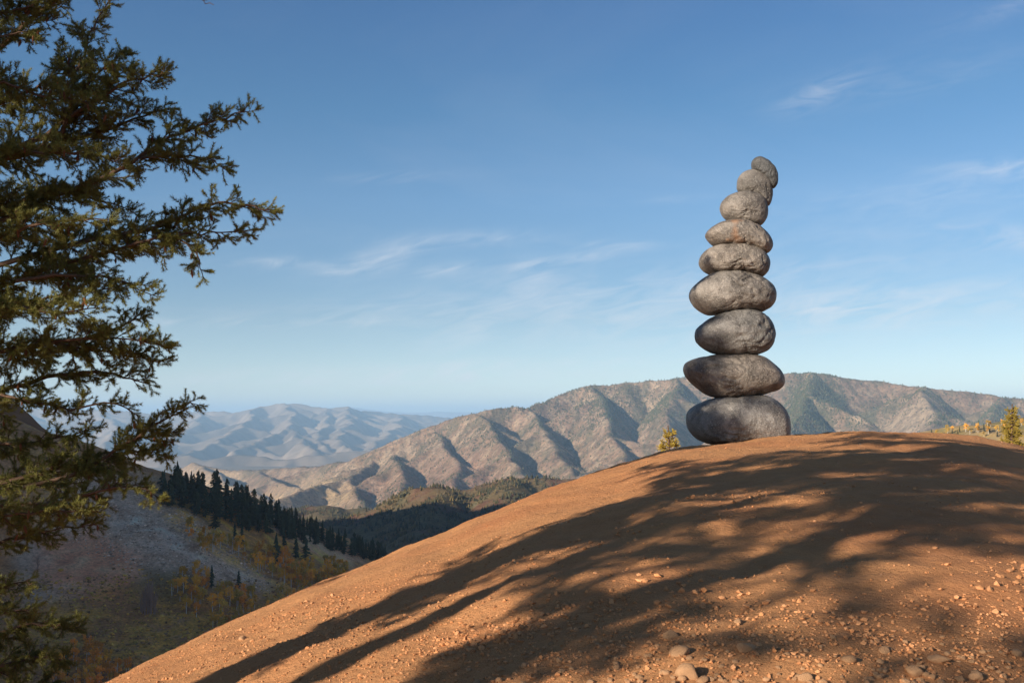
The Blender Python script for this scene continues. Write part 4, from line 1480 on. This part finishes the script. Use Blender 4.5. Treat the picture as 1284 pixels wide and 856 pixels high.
crest_tree('spruce_tree', 1267, 506, 45, 801, 0.5, [(0, 0.80), (0.3, 0.60), (0.55, 0.38), (0.8, 0.17), (1, 0.04)], 64, 0.8, 'sunlit yellow-green spruce top behind the crest at the right edge')
crest_tree('pine_tree', 839, 533, 38, 805, 0.3, [(0, 0.5), (0.45, 0.34), (0.75, 0.22), (1, 0.08)], 32, 0.8, 'small olive pine top peeking over the slope left of the stacked boulders')
rr_ = random.Random(21)
for k in range(46):
    px = rr_.uniform(1165, 1290)
    q = terrain_hit(right_h, px, interp([(1165, 551), (1200, 545), (1290, 531)], px) + rr_.uniform(-4, 12), 500, 1250, 500)
    if q is None:
        continue
    if k % 3 == 2:
        plant('fir_tree', FIRS[k % 5], q, rr_.uniform(5, 8), 'tiny conifer on the sunny meadow slope right of the mound', 'tree', 'trees on the sunny meadow slope')
    else:
        plant('aspen_tree', ASP[(k % 6) * 3 + (0 if k % 2 else 2)][:2], q, rr_.uniform(4, 8), 'tiny yellow aspen on the sunny meadow slope right of the mound', 'tree', 'trees on the sunny meadow slope')


# far woods that read as a mass
def woods(name, fn, n, xr, yr, h0, h1, dens, m_, colors):
    pts = []
    while len(pts) < n:
        X, Y = RNG.uniform(*xr, 20000), RNG.uniform(*yr, 20000)
        Z = fn(X, Y)
        k = RNG.uniform(0, 1, 20000) < dens(X, Y, Z)
        pts += list(zip(X[k], Y[k], Z[k]))
        if not k.any():
            break
    p = np.array(pts[:n])
    n = len(p)
    h = RNG.uniform(h0, h1, n)
    w = h * RNG.uniform(0.24, 0.42, n)
    an = RNG.uniform(0, 6.28, n)
    V = []
    for lvl, (zb, rr__) in enumerate(((0.05, 1.0), (0.40, 0.68))):
        for k in range(5):
            a = an + k * 2 * math.pi / 5 + lvl * 0.6
            j = RNG.uniform(0.75, 1.2, n)
            V.append(np.stack([np.cos(a) * w * rr__ * j, np.sin(a) * w * rr__ * j, h * zb * RNG.uniform(0.6, 1.4, n)], 1))
        V.append(np.stack([np.zeros(n), np.zeros(n), h * (0.68 if lvl == 0 else 1.0)], 1))
    V = np.stack(V, 1) + p[:, None, :]
    tri = [(b + k, b + (k + 1) % 5, b + 5) for b in (0, 6) for k in range(5)]
    f = np.array(tri)[None] + (np.arange(n) * 12)[:, None, None]
    cc = np.array(colors)[RNG.integers(0, len(colors), n)] * RNG.normal(1, 0.2, (n, 1)).clip(0.5, 1.5)
    obj(name, mesh_np(name, V.reshape(-1, 3), f.reshape(-1, 3), False, np.repeat(cc, 12, 0)), m_, kind='stuff')


wood_mat = mat('far_needles', attr=True, rough=0.9, spec=0.05)


def d_mid(X, Y, Z):
    return smooth(-0.45, 0.35, fbm(X / 90, Y / 90, 3, 501)) * (Z > -260)


def d_main(X, Y, Z):
    px, py = to_px(X, Y, Z)
    m_ = 0.15 + 0.75 * smooth(0.0, 0.5, fbm(X / 260, Y / 260, 4, 511) + 0.2 * noise2(X / 60, Y / 60, 515))
    m_ *= 0.25 + 0.75 * smooth(560, 500, py)
    m_ = np.maximum(m_, in_poly(px, py, [(985, 478), (1040, 468), (1068, 500), (1040, 540), (975, 540)], 12))
    m_ = np.maximum(m_, 0.5 * in_poly(px, py, [(1060, 525), (1100, 495), (1150, 488), (1110, 520), (1090, 545), (1060, 548)], 10))
    m_ = np.maximum(m_, 0.6 * in_poly(px, py, [(740, 484), (790, 478), (850, 500), (800, 540), (760, 520), (700, 520)], 12))
    m_ *= 1 - 0.9 * in_poly(px, py, [(1100, 545), (1160, 490), (1180, 515), (1160, 545)], 8)
    m_ *= 1 - 0.9 * in_poly(px, py, [(300, 650), (340, 615), (400, 598), (450, 602), (440, 625), (380, 650)], 10)
    return m_ * (px > 180) * (px < 1330) * (Z > -330)


def litter(name, fn, n, px_poly, y0, y1, h0, h1, colors, flat):
    pl = np.array(px_poly, float)
    out = []
    ang = RNG.uniform(px_dir(pl[:, 0].min(), 500)[0], px_dir(pl[:, 0].max(), 500)[0], n * 4)
    Y = RNG.uniform(y0, y1, n * 4)
    X = ang * Y
    Z = fn(X, Y)
    px, py = to_px(X, Y, Z)
    keep = np.where(in_poly(px + 8 * noise2(X / 12, Y / 12, 5), py, pl, 12) > RNG.uniform(0, 1, n * 4))[0][:n]
    X, Y, Z = X[keep], Y[keep], Z[keep]
    n = len(keep)
    size = RNG.uniform(h0, h1, n) * (0.6 + 0.6 * RNG.power(0.5, n))
    base = np.stack([gsv * (1 + 0.35 * RNG.normal(0, 1, (len(gsv), 1))).clip(0.5, 1.6) for _ in range(20)])
    v = base[RNG.integers(0, 20, n)] * np.array([1, 1, flat]) * size[:, None, None] + np.stack([X, Y, Z + size * flat * 0.4], 1)[:, None, :]
    f = gsf[None] + (np.arange(n) * len(gsv))[:, None, None]
    cc = np.array(colors)[RNG.integers(0, len(colors), n)] * RNG.normal(1, 0.2, (n, 1)).clip(0.5, 1.5)
    obj(name, mesh_np(name, v.reshape(-1, 3), f.reshape(-1, 3), False, np.repeat(cc, len(gsv), 0)), wood_mat, kind='stuff')


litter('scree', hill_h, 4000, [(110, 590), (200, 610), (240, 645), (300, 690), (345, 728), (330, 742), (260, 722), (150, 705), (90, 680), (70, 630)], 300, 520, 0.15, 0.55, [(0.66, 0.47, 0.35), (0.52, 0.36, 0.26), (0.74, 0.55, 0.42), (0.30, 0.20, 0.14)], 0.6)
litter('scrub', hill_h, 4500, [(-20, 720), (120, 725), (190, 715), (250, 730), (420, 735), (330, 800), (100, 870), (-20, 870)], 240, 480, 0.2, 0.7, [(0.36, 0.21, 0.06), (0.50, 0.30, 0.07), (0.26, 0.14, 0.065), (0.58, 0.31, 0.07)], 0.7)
woods('woods', mid_h, 20000, (-760, 450), (1050, 2500), 2.6, 6.8, d_mid, wood_mat, [(0.055, 0.055, 0.03), (0.075, 0.065, 0.035), (0.13, 0.095, 0.04)])
woods('forest', main_h, 36000, (-2400, 2700), (2900, 5000), 3.2, 8.5, d_main, wood_mat, [(0.06, 0.07, 0.035), (0.07, 0.075, 0.035), (0.12, 0.105, 0.05)])
